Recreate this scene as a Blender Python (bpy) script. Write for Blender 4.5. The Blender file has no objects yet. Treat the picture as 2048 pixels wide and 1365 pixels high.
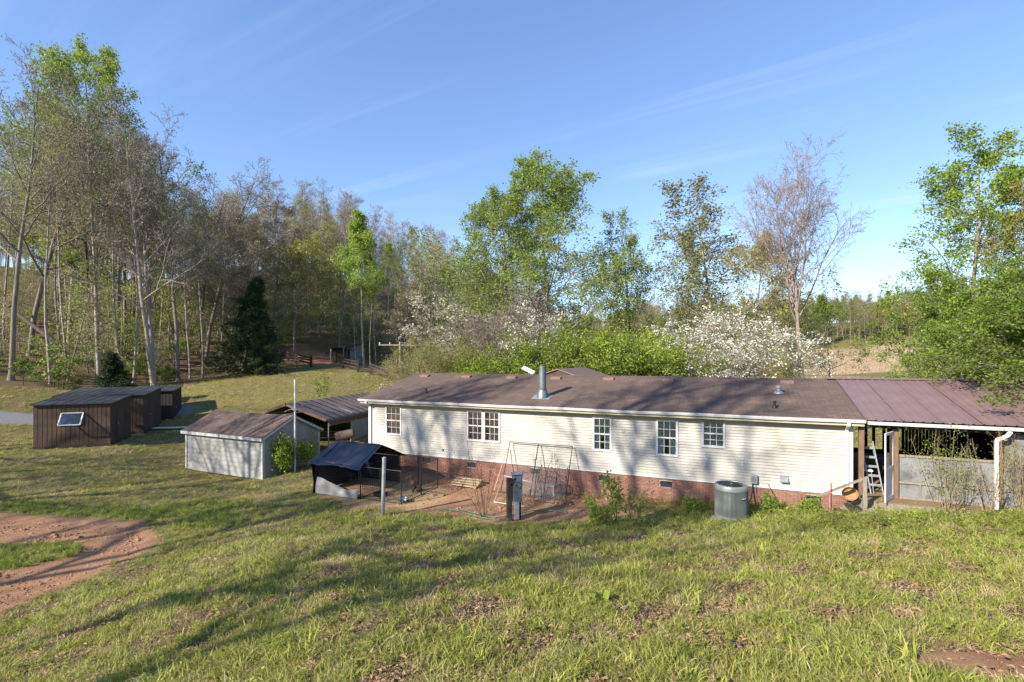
import bpy, math, random
import numpy as np
from mathutils import Vector, Matrix

SC = bpy.context.scene
COL = SC.collection
PI = math.pi

# ------------------------------------------------------------------ camera
HC = 5.083
cam_d = bpy.data.cameras.new('camera'); cam = bpy.data.objects.new('camera', cam_d); COL.objects.link(cam)
cam.location = (0, 0, HC); cam.rotation_euler = (PI/2, 0, 0)
cam_d.sensor_width = 36; cam_d.lens = 973.2/2048*36; cam_d.shift_y = 36.2/2048
cam_d.clip_start = .05; cam_d.clip_end = 3000
SC.camera = cam

# ------------------------------------------------------------------ light
SUN_DIR = Vector((.660, .554, -.507)).normalized()
sun_d = bpy.data.lights.new('sun', 'SUN'); sun = bpy.data.objects.new('sun', sun_d); COL.objects.link(sun)
sun_d.energy = 5.0; sun_d.angle = math.radians(.53); sun_d.color = (1, .905, .765)
sun.rotation_euler = SUN_DIR.to_track_quat('-Z', 'Y').to_euler(); sun.location = (-30, -25, 40)
W = bpy.data.worlds.new('World'); SC.world = W; W.use_nodes = True
nt = W.node_tree; nt.nodes.clear(); N = nt.nodes.new; K = nt.links.new
out = N('ShaderNodeOutputWorld'); bg = N('ShaderNodeBackground'); sky = N('ShaderNodeTexSky')
sky.sky_type = 'NISHITA'; sky.sun_disc = False
sky.sun_elevation = math.asin(-SUN_DIR.z); sky.sun_rotation = math.atan2(-SUN_DIR.x, -SUN_DIR.y)
sky.altitude = 250; sky.air_density = 1.0; sky.dust_density = .05; sky.ozone_density = 2.6
# thin cirrus drawn on a flat layer high above the ground
tc = N('ShaderNodeTexCoord'); sp = N('ShaderNodeSeparateXYZ'); K(tc.outputs['Generated'], sp.inputs[0])
zz = N('ShaderNodeMath'); zz.operation = 'MAXIMUM'; K(sp.outputs['Z'], zz.inputs[0]); zz.inputs[1].default_value = .03
dv = N('ShaderNodeVectorMath'); dv.operation = 'DIVIDE'; cz = N('ShaderNodeCombineXYZ')
for i in range(3): K(zz.outputs[0], cz.inputs[i])
K(tc.outputs['Generated'], dv.inputs[0]); K(cz.outputs[0], dv.inputs[1])
mp = N('ShaderNodeMapping'); mp.vector_type = 'TEXTURE'; K(dv.outputs[0], mp.inputs[0])
mp.inputs['Rotation'].default_value = (0, 0, math.radians(-32)); mp.inputs['Scale'].default_value = (7.5, .40, 1); mp.inputs['Location'].default_value = (2.1, .9, 0)
n1 = N('ShaderNodeTexNoise'); n1.inputs['Scale'].default_value = 1.0; n1.inputs['Detail'].default_value = 7; n1.inputs['Roughness'].default_value = .62; n1.inputs['Distortion'].default_value = .6
K(mp.outputs[0], n1.inputs['Vector'])
r1 = N('ShaderNodeMapRange'); r1.inputs['From Min'].default_value = .46; r1.inputs['From Max'].default_value = .78; r1.inputs['To Max'].default_value = .22
K(n1.outputs[0], r1.inputs['Value'])
hz_ = N('ShaderNodeMapRange'); hz_.inputs['From Min'].default_value = .10; hz_.inputs['From Max'].default_value = .28; K(sp.outputs['Z'], hz_.inputs['Value'])
n2 = N('ShaderNodeTexNoise'); n2.inputs['Scale'].default_value = .9; n2.inputs['Detail'].default_value = 4; K(dv.outputs[0], n2.inputs['Vector'])
r2 = N('ShaderNodeMapRange'); r2.inputs['From Min'].default_value = .42; r2.inputs['From Max'].default_value = .66; K(n2.outputs[0], r2.inputs['Value'])
mu0 = N('ShaderNodeMath'); mu0.operation = 'MULTIPLY'; K(r1.outputs[0], mu0.inputs[0]); K(r2.outputs[0], mu0.inputs[1])
mu = N('ShaderNodeMath'); mu.operation = 'MULTIPLY'; K(mu0.outputs[0], mu.inputs[0]); K(hz_.outputs[0], mu.inputs[1])
hs = N('ShaderNodeHueSaturation'); hs.inputs['Saturation'].default_value = 1.24; hs.inputs['Value'].default_value = 1.26; hs.inputs['Hue'].default_value = .511; gm_ = N('ShaderNodeGamma'); gm_.inputs[1].default_value = .75; K(sky.outputs[0], gm_.inputs[0]); K(gm_.outputs[0], hs.inputs['Color'])
mx = N('ShaderNodeMix'); mx.data_type = 'RGBA'; K(mu.outputs[0], mx.inputs[0]); K(hs.outputs[0], mx.inputs[6]); mx.inputs[7].default_value = (5.0, 5.3, 5.8, 1)
K(mx.outputs[2], bg.inputs[0]); bg.inputs[1].default_value = .15; K(bg.outputs[0], out.inputs[0])
vs = SC.view_settings; vs.view_transform = 'Standard'; vs.look = 'None'; vs.exposure = 1.02; vs.gamma = 1; vs.use_curve_mapping = False
SC.cycles.max_bounces = 4; SC.cycles.diffuse_bounces = 2; SC.cycles.transparent_max_bounces = 8

# ------------------------------------------------------------------ material helpers
MATS = {}
def nodes(name):
    m = bpy.data.materials.new(name); m.use_nodes = True; t = m.node_tree; t.nodes.clear()
    o = t.nodes.new('ShaderNodeOutputMaterial'); MATS[name] = m
    return m, t, o
def ramp_mix(t, fac, c1, c2):
    x = t.nodes.new('ShaderNodeMix'); x.data_type = 'RGBA'
    if fac is not None: t.links.new(fac, x.inputs[0])
    for i, c in ((6, c1), (7, c2)):
        if isinstance(c, tuple): x.inputs[i].default_value = (*c, 1)
        else: t.links.new(c, x.inputs[i])
    return x.outputs[2]
def noise(t, scale, detail=5, vec=None, rough=.6, sc=None):
    n = t.nodes.new('ShaderNodeTexNoise'); n.inputs['Scale'].default_value = scale; n.inputs['Detail'].default_value = detail; n.inputs['Roughness'].default_value = rough
    if vec is None:
        vec = t.nodes.new('ShaderNodeTexCoord').outputs['Object']
    if sc:
        m = t.nodes.new('ShaderNodeMapping'); m.inputs['Scale'].default_value = sc; t.links.new(vec, m.inputs[0]); vec = m.outputs[0]
    t.links.new(vec, n.inputs['Vector'])
    return n.outputs[0]
def rng(t, v, a, b, lo=0., hi=1.):
    r = t.nodes.new('ShaderNodeMapRange'); t.links.new(v, r.inputs['Value'])
    for k, x in (('From Min', a), ('From Max', b), ('To Min', lo), ('To Max', hi)): r.inputs[k].default_value = x
    return r.outputs[0]
def math_(t, op, a, b):
    m = t.nodes.new('ShaderNodeMath'); m.operation = op
    for i, v in enumerate((a, b)):
        if isinstance(v, (int, float)): m.inputs[i].default_value = v
        else: t.links.new(v, m.inputs[i])
    return m.outputs[0]
def surf(name, c1, c2=None, rough=.8, scale=6, metallic=0, bump=.15, bscale=40, sc=None, lo=.35, hi=.65, dirt=None, spec=.3):
    m, t, o = nodes(name)
    c2 = c2 or tuple(x*.75 for x in c1)
    b = t.nodes.new('ShaderNodeBsdfPrincipled'); t.links.new(b.outputs[0], o.inputs[0])
    col = ramp_mix(t, rng(t, noise(t, scale, sc=sc), lo, hi), c1, c2)
    if dirt:
        col = ramp_mix(t, rng(t, noise(t, dirt[1], 6), dirt[2], dirt[3]), col, dirt[0])
    t.links.new(col, b.inputs['Base Color'])
    b.inputs['Roughness'].default_value = rough; b.inputs['Metallic'].default_value = metallic; b.inputs['Specular IOR Level'].default_value = spec
    if bump:
        bp = t.nodes.new('ShaderNodeBump'); bp.inputs['Strength'].default_value = bump; bp.inputs['Distance'].default_value = .02
        t.links.new(noise(t, bscale, 4, sc=sc), bp.inputs['Height']); t.links.new(bp.outputs[0], b.inputs['Normal'])
    return m
def leaf(name, c1, c2, trans=.35, rough=.55, inst=.25, c3=None):
    m, t, o = nodes(name)
    a = t.nodes.new('ShaderNodeAttribute'); a.attribute_name = 'rnd'
    oi = t.nodes.new('ShaderNodeObjectInfo')
    col = ramp_mix(t, a.outputs['Fac'], c1, c2)
    if c3:
        g = t.nodes.new('ShaderNodeNewGeometry')
        col = ramp_mix(t, rng(t, noise(t, .55, 3, g.outputs['Position']), .46, .62), col, c3)
    h = t.nodes.new('ShaderNodeHueSaturation'); t.links.new(col, h.inputs['Color'])
    t.links.new(rng(t, oi.outputs['Random'], 0, 1, 1-inst, 1+inst), h.inputs['Value'])
    b = t.nodes.new('ShaderNodeBsdfPrincipled'); b.inputs['Roughness'].default_value = rough; b.inputs['Specular IOR Level'].default_value = .25
    tr = t.nodes.new('ShaderNodeBsdfTranslucent'); ms = t.nodes.new('ShaderNodeMixShader'); ms.inputs[0].default_value = trans
    t.links.new(h.outputs[0], b.inputs['Base Color']); t.links.new(h.outputs[0], tr.inputs[0])
    t.links.new(b.outputs[0], ms.inputs[1]); t.links.new(tr.outputs[0], ms.inputs[2]); t.links.new(ms.outputs[0], o.inputs[0])
    return m

# ------------------------------------------------------------------ mesh helpers
def raw_mesh(name, V, F, rnd=None, mat=None, smooth=False, F2=None):
    """V (n,3) array, F (m,k) int array with k = 3 or 4, F2 an optional second face array"""
    me = bpy.data.meshes.new(name); V = np.asarray(V, np.float32)
    parts = [np.asarray(f, np.int32) for f in (F, F2) if f is not None and len(f)]
    loops = np.concatenate([p.ravel() for p in parts]) if parts else np.zeros(0, np.int32)
    tot = np.concatenate([np.full(len(p), p.shape[1], np.int32) for p in parts]) if parts else np.zeros(0, np.int32)
    me.vertices.add(len(V)); me.vertices.foreach_set('co', V.ravel())
    if len(loops):
        me.loops.add(len(loops)); me.loops.foreach_set('vertex_index', loops)
        me.polygons.add(len(tot)); st = np.concatenate(([0], np.cumsum(tot)[:-1])).astype(np.int32)
        me.polygons.foreach_set('loop_start', st); me.polygons.foreach_set('loop_total', tot)
        if smooth: me.polygons.foreach_set('use_smooth', np.ones(len(tot), bool))
    if rnd is not None:
        at_ = me.attributes.new('rnd', 'FLOAT', 'FACE'); at_.data.foreach_set('value', np.asarray(rnd, np.float32))
    me.update(calc_edges=True)
    if mat: me.materials.append(MATS[mat])
    return me
class MB:
    """collects boxes, beams, tubes and sheets into one mesh"""
    def __init__(s): s.v = []; s.f = []
    def add(s, V, F):
        o = len(s.v); s.v += [tuple(p) for p in V]; s.f += [tuple(i+o for i in f) for f in F]; return s
    def box(s, x0, x1, y0, y1, z0, z1, rz=0, c=None):
        V = [(x, y, z) for z in (z0, z1) for y in (y0, y1) for x in (x0, x1)]
        if rz:
            c = c or ((x0+x1)/2, (y0+y1)/2); k, q = math.cos(rz), math.sin(rz)
            V = [(c[0]+(x-c[0])*k-(y-c[1])*q, c[1]+(x-c[0])*q+(y-c[1])*k, z) for x, y, z in V]
        return s.add(V, [(0,2,3,1), (4,5,7,6), (0,1,5,4), (2,6,7,3), (0,4,6,2), (1,3,7,5)])
    def beam(s, a, b, w, h, up=(0,0,1)):
        a = Vector(a); b = Vector(b); d = (b-a).normalized(); u = Vector(up)
        if abs(d.dot(u)) > .98: u = Vector((0,1,0))
        x = d.cross(u).normalized()*w/2; y = x.cross(d).normalized()*h/2
        V = [p+i*x+j*y for p in (a, b) for i, j in ((-1,-1), (1,-1), (1,1), (-1,1))]
        return s.add(V, [(3,2,1,0), (4,5,6,7), (0,1,5,4), (1,2,6,5), (2,3,7,6), (3,0,4,7)])
    def tube(s, pts, r, n=8, cap=True):
        pts = [Vector(p) for p in pts]; rr = r if isinstance(r, (list, tuple)) else [r]*len(pts)
        V = []; F = []; ref = None
        for i, p in enumerate(pts):
            d = (pts[min(i+1, len(pts)-1)]-pts[max(i-1, 0)]).normalized()
            if ref is None: ref = Vector((0,0,1)) if abs(d.z) < .9 else Vector((1,0,0))
            x = d.cross(ref)
            if x.length < 1e-4: x = d.orthogonal()
            x.normalize(); y = d.cross(x)
            V += [p+(x*math.cos(2*PI*k/n)+y*math.sin(2*PI*k/n))*rr[i] for k in range(n)]
        for i in range(len(pts)-1):
            F += [(i*n+k, i*n+(k+1) % n, (i+1)*n+(k+1) % n, (i+1)*n+k) for k in range(n)]
        if cap: F += [tuple(range(n-1, -1, -1)), tuple(range((len(pts)-1)*n, len(pts)*n))]
        return s.add(V, F)
    def lathe(s, prof, n=24, c=(0,0)):
        V = [(c[0]+r*math.cos(2*PI*k/n), c[1]+r*math.sin(2*PI*k/n), z) for r, z in prof for k in range(n)]
        F = [(i*n+k, i*n+(k+1) % n, (i+1)*n+(k+1) % n, (i+1)*n+k) for i in range(len(prof)-1) for k in range(n)]
        F += [tuple(range(n-1, -1, -1)), tuple(range((len(prof)-1)*n, len(prof)*n))]
        return s.add(V, F)
    def prism(s, poly, axis, a, b):
        """poly 2-D outline extruded along axis 'x', 'y' or 'z' from a to b"""
        def P(p, t): return {'x': (t, p[0], p[1]), 'y': (p[0], t, p[1]), 'z': (p[0], p[1], t)}[axis]
        n = len(poly); V = [P(p, a) for p in poly]+[P(p, b) for p in poly]
        return s.add(V, [tuple(range(n)), tuple(range(2*n-1, n-1, -1))]+[(i, i+n, (i+1) % n+n, (i+1) % n) for i in range(n)])
    def grid(s, fn, nu, nv):
        V = [fn(i/nu, j/nv) for j in range(nv+1) for i in range(nu+1)]
        return s.add(V, [(j*(nu+1)+i, j*(nu+1)+i+1, (j+1)*(nu+1)+i+1, (j+1)*(nu+1)+i) for j in range(nv) for i in range(nu)])
    def mesh(s, name, mat, smooth=False, bevel=0):
        me = bpy.data.meshes.new(name); me.from_pydata(s.v, [], s.f); me.update()
        import bmesh
        bm = bmesh.new(); bm.from_mesh(me); bmesh.ops.recalc_face_normals(bm, faces=bm.faces)
        if bevel: bmesh.ops.bevel(bm, geom=list(bm.edges), offset=bevel, segments=1, affect='EDGES')
        bm.to_mesh(me); bm.free()
        if smooth:
            me.polygons.foreach_set('use_smooth', np.ones(len(me.polygons), bool))
            me.set_sharp_from_angle(angle=math.radians(40))
        me.materials.append(MATS[mat]); return me
    def build(s, name, mat, parent=None, smooth=False, bevel=0, kind=None):
        return link(name, s.mesh(name, mat, smooth, bevel), parent, kind)
def link(name, me, parent=None, kind=None, loc=None, mat=None):
    o = bpy.data.objects.new(name, me); COL.objects.link(o)
    if parent: o.parent = parent
    if kind: o['kind'] = kind
    if loc is not None: o.location = loc
    if mat:
        o.material_slots[0].link = 'OBJECT'; o.material_slots[0].material = MATS[mat]
    return o
def tag(o, label, cat, group=None):
    o['label'] = label; o['category'] = cat
    if group: o['group'] = group
    return o
def thing(name, loc, label, cat, rz=0, group=None):
    o = bpy.data.objects.new(name, None); COL.objects.link(o); o.empty_display_size = .2
    o.location = loc; o.rotation_euler = (0, 0, rz)
    return tag(o, label, cat, group)
def gx(px, d): return (px-1024)/973.2*d
def gzp(py, d): return HC-(py-718.7)/973.2*d

# ------------------------------------------------------------------ materials
surf('siding', (.475, .452, .40), (.42, .40, .352), .6, 1.6, bump=.04, sc=(.35, 1, 3), dirt=((.36, .34, .26), .9, .52, .85))
surf('siding_grey', (.30, .30, .285), (.23, .23, .22), .75, 1.5, bump=.05, dirt=((.30, .25, .17), 1.1, .55, .8))
surf('white_paint', (.70, .69, .665), (.60, .59, .57), .5, 3, bump=.03)
surf('gutter_white', (.74, .76, .78), (.58, .60, .62), .45, 2, bump=.03)
surf('soffit', (.44, .40, .28), (.38, .34, .24), .7, 3, bump=.03)
surf('trim_dirty', (.52, .52, .50), (.36, .35, .32), .6, 6, bump=.05, dirt=((.10, .10, .09), 7, .62, .72))
surf('mortar', (.50, .44, .37), (.40, .35, .29), .95, 20, bump=.4)
surf('pipe_steel', (.22, .26, .27), (.14, .17, .18), .5, 4, metallic=.65, bump=.05)
surf('galv', (.40, .43, .45), (.28, .31, .33), .5, 9, metallic=.5, bump=.05)
surf('frame_dark', (.075, .065, .058), (.12, .10, .085), .6, 9, metallic=.3, bump=.05)
surf('dark_vent', (.018, .02, .022), None, .8)
surf('roof_vent', (.23, .14, .115), (.17, .10, .085), .85, 20)
surf('black_metal', (.018, .018, .020), (.03, .028, .026), .5, 9, bump=.05)
surf('wood_grey', (.30, .26, .21), (.19, .16, .13), .85, 5, bump=.4, bscale=30, sc=(8, 8, .8))
surf('wood_brown', (.22, .14, .085), (.13, .085, .055), .85, 5, bump=.4, bscale=30, sc=(8, 8, .8))
surf('wood_dark', (.055, .042, .034), (.03, .025, .02), .9, 5, bump=.4, bscale=30, sc=(8, 8, .8))
surf('deck_wood', (.24, .165, .10), (.16, .11, .07), .8, 3, bump=.3, sc=(1, 6, 6))
surf('brown_board', (.105, .068, .047), (.058, .040, .030), .85, 2.2, bump=.35, bscale=20, sc=(7, 7, .7), dirt=((.045, .035, .030), .9, .5, .7))
surf('tin_dark', (.09, .10, .125), (.05, .055, .07), .4, 1.5, metallic=.4, bump=.05)
surf('tin_brown', (.155, .125, .118), (.10, .08, .078), .42, 1.3, metallic=.35, bump=.05, dirt=((.20, .12, .08), 2.3, .62, .8))
surf('porch_tin', (.235, .155, .150), (.195, .128, .124), .48, 1.6, metallic=.2, bump=.05, dirt=((.17, .10, .07), 1.2, .6, .8))
surf('tarp_blue', (.016, .019, .032), (.011, .013, .022), .34, 3, bump=.35, bscale=6, sc=(3, 1, 1), spec=.6)
surf('tarp_grey', (.30, .29, .27), (.20, .195, .18), .5, 3, bump=.6, bscale=5)
surf('rattan', (.46, .28, .12), (.30, .17, .08), .8, 20, bump=.5)
surf('cushion', (.13, .10, .075), (.09, .07, .055), .95, 8)
surf('ac_green', (.26, .29, .275), (.20, .225, .215), .5, 5, metallic=.3, bump=.08)
surf('meter_grey', (.30, .335, .37), (.20, .23, .26), .4, 5, metallic=.6, bump=.05)
surf('hose_green', (.03, .22, .12), None, .5)
surf('red_paint', (.42, .05, .04), None, .5)
surf('screen_panel', (.22, .225, .22), (.15, .15, .148), .75, 2.2, bump=.1, dirt=((.10, .10, .095), 2.2, .5, .7))
surf('concrete', (.36, .35, .33), (.28, .27, .25), .9, 4)
surf('plank_pale', (.46, .35, .22), (.36, .27, .17), .85, 4)
surf('dog_fur', (.035, .026, .02), (.16, .095, .05), .85, 7, lo=.45, hi=.55, bump=.4)
surf('bowl_steel', (.55, .57, .58), None, .25, metallic=.9, bump=0)
surf('hose_blue', (.06, .12, .22), None, .5)
surf('interior', (.10, .09, .08), None, .9, bump=0)
surf('curtain_cream', (.62, .58, .48), (.5, .46, .38), .9, 4, bump=0)
surf('curtain_white', (.82, .83, .80), (.72, .74, .72), .9, 4, bump=0)
surf('curtain_tan', (.62, .53, .45), (.45, .36, .30), .9, 6, bump=0)
surf('blind', (.62, .63, .57), (.54, .55, .50), .8, 4, bump=0)
surf('bark_pale', (.35, .305, .25), (.20, .17, .135), .95, 3, bump=.6, bscale=9, sc=(4, 4, 1.2), lo=.42, hi=.58)
surf('bark_grey', (.245, .21, .175), (.14, .118, .098), .95, 3, bump=.6, bscale=9, sc=(3, 3, .5))
surf('bark_dark', (.085, .07, .057), (.055, .045, .037), .95, 3, bump=.6, bscale=9, sc=(3, 3, .5))
surf('twig_pink', (.30, .245, .215), (.21, .165, .14), .95, 3, bump=0)
surf('clod', (.36, .20, .12), (.22, .125, .075), .95, 9, bump=.3)
surf('stem_tan', (.34, .26, .17), (.22, .16, .10), .95, 5, bump=0)
surf('straw', (.46, .31, .15), (.30, .19, .09), .95, 9, bump=0)
def brick_mat():
    m, t, o = nodes('brick')
    b = t.nodes.new('ShaderNodeBsdfPrincipled'); t.links.new(b.outputs[0], o.inputs[0])
    oi = t.nodes.new('ShaderNodeObjectInfo'); at_ = t.nodes.new('ShaderNodeAttribute'); at_.attribute_name = 'rnd'
    r = math_(t, 'FRACT', math_(t, 'ADD', oi.outputs['Random'], at_.outputs['Fac']), 0)
    c = ramp_mix(t, r, (.225, .092, .060), (.145, .062, .046))
    c = ramp_mix(t, rng(t, r, .7, 1), c, (.31, .155, .10))
    c = ramp_mix(t, rng(t, noise(t, 25), .35, .75), c, (.30, .165, .12))
    t.links.new(c, b.inputs['Base Color']); b.inputs['Roughness'].default_value = .9
brick_mat()
def shingle_mat():
    m, t, o = nodes('shingle')
    b = t.nodes.new('ShaderNodeBsdfPrincipled'); t.links.new(b.outputs[0], o.inputs[0])
    tc = t.nodes.new('ShaderNodeTexCoord')
    br = t.nodes.new('ShaderNodeTexBrick'); t.links.new(tc.outputs['Object'], br.inputs['Vector'])
    br.inputs['Scale'].default_value = 1; br.inputs['Brick Width'].default_value = .32; br.inputs['Row Height'].default_value = .14
    br.inputs['Mortar Size'].default_value = .008; br.inputs['Mortar Smooth'].default_value = .3
    br.inputs['Color1'].default_value = (.165, .115, .090, 1); br.inputs['Color2'].default_value = (.098, .071, .059, 1); br.inputs['Mortar'].default_value = (.05, .036, .032, 1)
    c = ramp_mix(t, rng(t, noise(t, 1.1, 5), .4, .66), br.outputs['Color'], (.095, .066, .058))
    c = ramp_mix(t, rng(t, noise(t, 90, 3), .4, .75, 0, .55), c, (.205, .148, .112))
    c = ramp_mix(t, rng(t, noise(t, 1.0, 5, sc=(3.5, .35, .35)), .52, .75, 0, .6), c, (.075, .056, .052))
    t.links.new(c, b.inputs['Base Color']); b.inputs['Roughness'].default_value = .92; b.inputs['Specular IOR Level'].default_value = .2
    bp = t.nodes.new('ShaderNodeBump'); bp.inputs['Strength'].default_value = .7; bp.inputs['Distance'].default_value = .012; bp.invert = True
    h = math_(t, 'ADD', br.outputs['Fac'], math_(t, 'MULTIPLY', noise(t, 120, 3), .35))
    t.links.new(h, bp.inputs['Height']); t.links.new(bp.outputs[0], b.inputs['Normal'])
shingle_mat()
def glass_mat():
    m, t, o = nodes('glass')
    g = t.nodes.new('ShaderNodeBsdfGlossy'); g.inputs['Roughness'].default_value = .03; g.inputs['Color'].default_value = (.9, .95, .95, 1)
    tr = t.nodes.new('ShaderNodeBsdfTransparent'); tr.inputs[0].default_value = (.96, .97, .965, 1)
    fr = t.nodes.new('ShaderNodeFresnel'); fr.inputs[0].default_value = 1.6
    ms = t.nodes.new('ShaderNodeMixShader'); t.links.new(rng(t, fr.outputs[0], 0, 1, .06, 1), ms.inputs[0])
    t.links.new(tr.outputs[0], ms.inputs[1]); t.links.new(g.outputs[0], ms.inputs[2]); t.links.new(ms.outputs[0], o.inputs[0])
glass_mat()
leaf('leaf_poplar', (.185, .275, .042), (.35, .43, .085), .48)
leaf('leaf_shrub', (.18, .27, .030), (.38, .46, .062), .45)
leaf('leaf_beech', (.12, .205, .024), (.30, .395, .055), .48)
leaf('leaf_sparse', (.221, .273, .072), (.351, .390, .117), .45)
leaf('leaf_gold', (.260, .240, .058), (.403, .370, .098), .45)
leaf('leaf_willow', (.221, .260, .058), (.351, .370, .104), .45)
leaf('leaf_rust', (.260, .202, .072), (.260, .293, .065), .45)
leaf('bud_tan', (.31, .255, .165), (.40, .335, .21), .4)
leaf('bud_pink', (.26, .20, .17), (.21, .165, .14), .3)
leaf('bud_green', (.22, .235, .075), (.33, .33, .13), .45)
leaf('leaf_cedar', (.030, .052, .020), (.070, .10, .036), .15)
leaf('leaf_under', (.124, .195, .033), (.247, .325, .058), .45)
leaf('flower_white', (.80, .78, .70), (.62, .64, .48), .25, inst=.08)
leaf('flower_tan', (.72, .66, .54), (.56, .53, .38), .3, inst=.08)
leaf('grass_blade', (.235, .25, .052), (.45, .43, .125), .40, inst=.4, c3=(.45, .38, .19))
leaf('grass_tall', (.22, .265, .045), (.41, .42, .095), .42, inst=.35)
leaf('grass_dry', (.40, .31, .16), (.52, .43, .25), .3, inst=.3)
leaf('weed_leaf', (.18, .24, .035), (.36, .39, .085), .42, inst=.3)
leaf('dead_leaf', (.19, .115, .062), (.34, .23, .135), .2, inst=.45)
leaf('reed', (.40, .31, .215), (.52, .42, .30), .3, inst=.2)
leaf('vine_leaf', (.130, .221, .029), (.286, .390, .052), .42)

# ------------------------------------------------------------------ terrain
R0 = np.random.default_rng(7)
BASE = np.array([
 (-6.5,22.9,0),(0,19.9,-.1),(5,17.7,0),(11,14.9,.3),(-3,31,-.2),(14,23,-.3),(5,27,-.3),
 (-4,16,-.12),(0,16,-.2),(4,16,-.02),(6.6,14.6,.2),(9.5,14,.45),
 (-12.3,23.9,-.85),(-17.7,26.4,-.85),(-12,14,-.35),(-14,10,-.3),(-20,16,-.3),(-26.3,26.75,.12),(-23.1,28,.10),(-29.5,30.5,.25),(-25.7,35.5,.3),(-27,20,0),(-35,22,.6),
 (0,5,-.1),(0,0,0),(10,8,.45),(13.5,12,.75),(18,14,1.2),(-8,5,-.2),(-14,2,.2),
 (-10,32,-.1),(-14,38,1.0),(-20,36,.45),(-18,45,2.3),(-15,52,3.3),(-17,58,4.1),(-29,62,4.9),(-35.7,50,2.9),(-40,38,3.1),(-31,36,.6),(-26,42,2.2),
 (-63,60,9.5),(-90,60,16),(-70,90,15),(-40,90,13),(-25,80,8),(-60,40,6),(-120,120,24),(-60,140,32),(-30,130,24),(-5,125,8),
 (0,45,-.6),(10,40,-1),(20,35,-1),(30,25,.6),(30,15,2.4),(20,8,1.8),(30,60,-1.5),(60,80,-1.6),(0,80,0),(-8,60,2.2),
 (100,120,-1.8),(110,170,-1.8),(130,205,-.5),(150,260,9),(100,260,9),(190,260,10),(120,330,24),(220,330,26),
 (40,200,0),(0,200,3),(0,300,14),(-120,300,34),(60,300,13),(-200,150,40),(-200,0,30),
 (60,20,4),(80,60,2),(200,150,3),(220,40,8),
 (0,-30,4),(-30,-25,3),(-50,5,2.5),(40,-30,7),(0,-120,14),(150,-100,18),(-150,-100,24),(400,400,40),(-400,400,70),(420,0,20),(0,440,30),(-420,0,60)], float)
_h = 12.0
def _phi(d2): return np.sqrt(d2+_h*0.15)
def _fit():
    P = BASE[:, :2]; n = len(P)
    d2 = ((P[:, None]-P[None])**2).sum(-1)
    A = np.zeros((n+3, n+3)); A[:n, :n] = -_phi(d2); A[:n, n] = 1; A[:n, n+1:] = P/100; A[n, :n] = 1; A[n+1:, :n] = P.T/100
    A[:n, :n] += np.eye(n)*.15
    return np.linalg.solve(A, np.concatenate([BASE[:, 2], np.zeros(3)]))
_w = _fit()
TOE = np.array([(-16,-12),(-12.2,0),(-11.2,5),(-10.3,9.7),(-8.7,13.4),(-5,15.6),(1,15.0),(5,14.7),(8,14.6),(12,14.0),(17,13),(24,8),(30,0),(40,-12)], float)
def toe_dist(x, y):
    best = np.full(x.shape, 1e9); sgn = np.ones(x.shape)
    for (ax, ay), (bx, by) in zip(TOE[:-1], TOE[1:]):
        dx, dy = bx-ax, by-ay; t = np.clip(((x-ax)*dx+(y-ay)*dy)/(dx*dx+dy*dy), 0, 1)
        ex, ey = x-ax-t*dx, y-ay-t*dy; d = np.hypot(ex, ey); m = d < best
        best = np.where(m, d, best); sgn = np.where(m, np.sign(-(dx*ey-dy*ex)), sgn)
    return best*sgn
def wob(x, y, s, k=0):
    x = x/s; y = y/s
    return (np.sin(x*1.7+y*.9+k)+np.sin(-x*1.1+y*2.1+1.3*k+2)+np.sin(x*2.9-y*1.3+.7*k+4)+np.sin(x*.6+y*3.1+2.1*k+1))/4
def hz(x, y):
    x = np.atleast_1d(np.asarray(x, float)); y = np.atleast_1d(np.asarray(y, float)); sh = x.shape; x = x.ravel(); y = y.ravel()
    z = np.empty(x.shape)
    for i in range(0, len(x), 40000):
        a, b = x[i:i+40000], y[i:i+40000]
        d2 = (a[:, None]-BASE[None, :, 0])**2+(b[:, None]-BASE[None, :, 1])**2
        z[i:i+40000] = -(_phi(d2)@_w[:len(BASE)])+_w[len(BASE)]+(a*_w[-2]+b*_w[-1])/100
    s = toe_dist(x, y); w = .6
    hill = .235*w*np.logaddexp(0, s/w)
    hill = 3.1*np.tanh(hill/3.1*.98)
    amp = np.where(s > -1, .05, .03)
    z = z+hill+amp*wob(x, y, 1.3)+.02*wob(x, y, .45, 3)
    return z.reshape(sh)
def gz(x, y): return float(hz([x], [y])[0])

TH = .4159; EX, EY = -7.116, 22.723
def hw(u, v):   # house frame (along the front wall, into the house) to world
    return EX+u*math.cos(TH)+v*math.sin(TH), EY-u*math.sin(TH)+v*math.cos(TH)
def to_house(x, y):
    dx, dy = x-EX, y-EY
    return dx*math.cos(TH)-dy*math.sin(TH), dx*math.sin(TH)+dy*math.cos(TH)
def poly_d(x, y, poly):
    """signed distance, positive inside"""
    inside = np.zeros(x.shape, bool); best = np.full(x.shape, 1e9); n = len(poly)
    for i in range(n):
        (ax, ay), (bx, by) = poly[i], poly[(i+1) % n]; dx, dy = bx-ax, by-ay
        t = np.clip(((x-ax)*dx+(y-ay)*dy)/(dx*dx+dy*dy), 0, 1)
        best = np.minimum(best, np.hypot(x-ax-t*dx, y-ay-t*dy))
        c = ((ay > y) != (by > y)) & (x < (bx-ax)*(y-ay)/((by-ay) if by != ay else 1e-9)+ax)
        inside ^= c
    return np.where(inside, best, -best)
CLAY = [(-26,17.5),(-18,17.4),(-15.6,17.3),(-12.6,16.5),(-10.7,15),(-10.1,13.4),(-10.6,11.4),(-10.6,10),(-11.4,7),(-14,4),(-26,4)]
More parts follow.
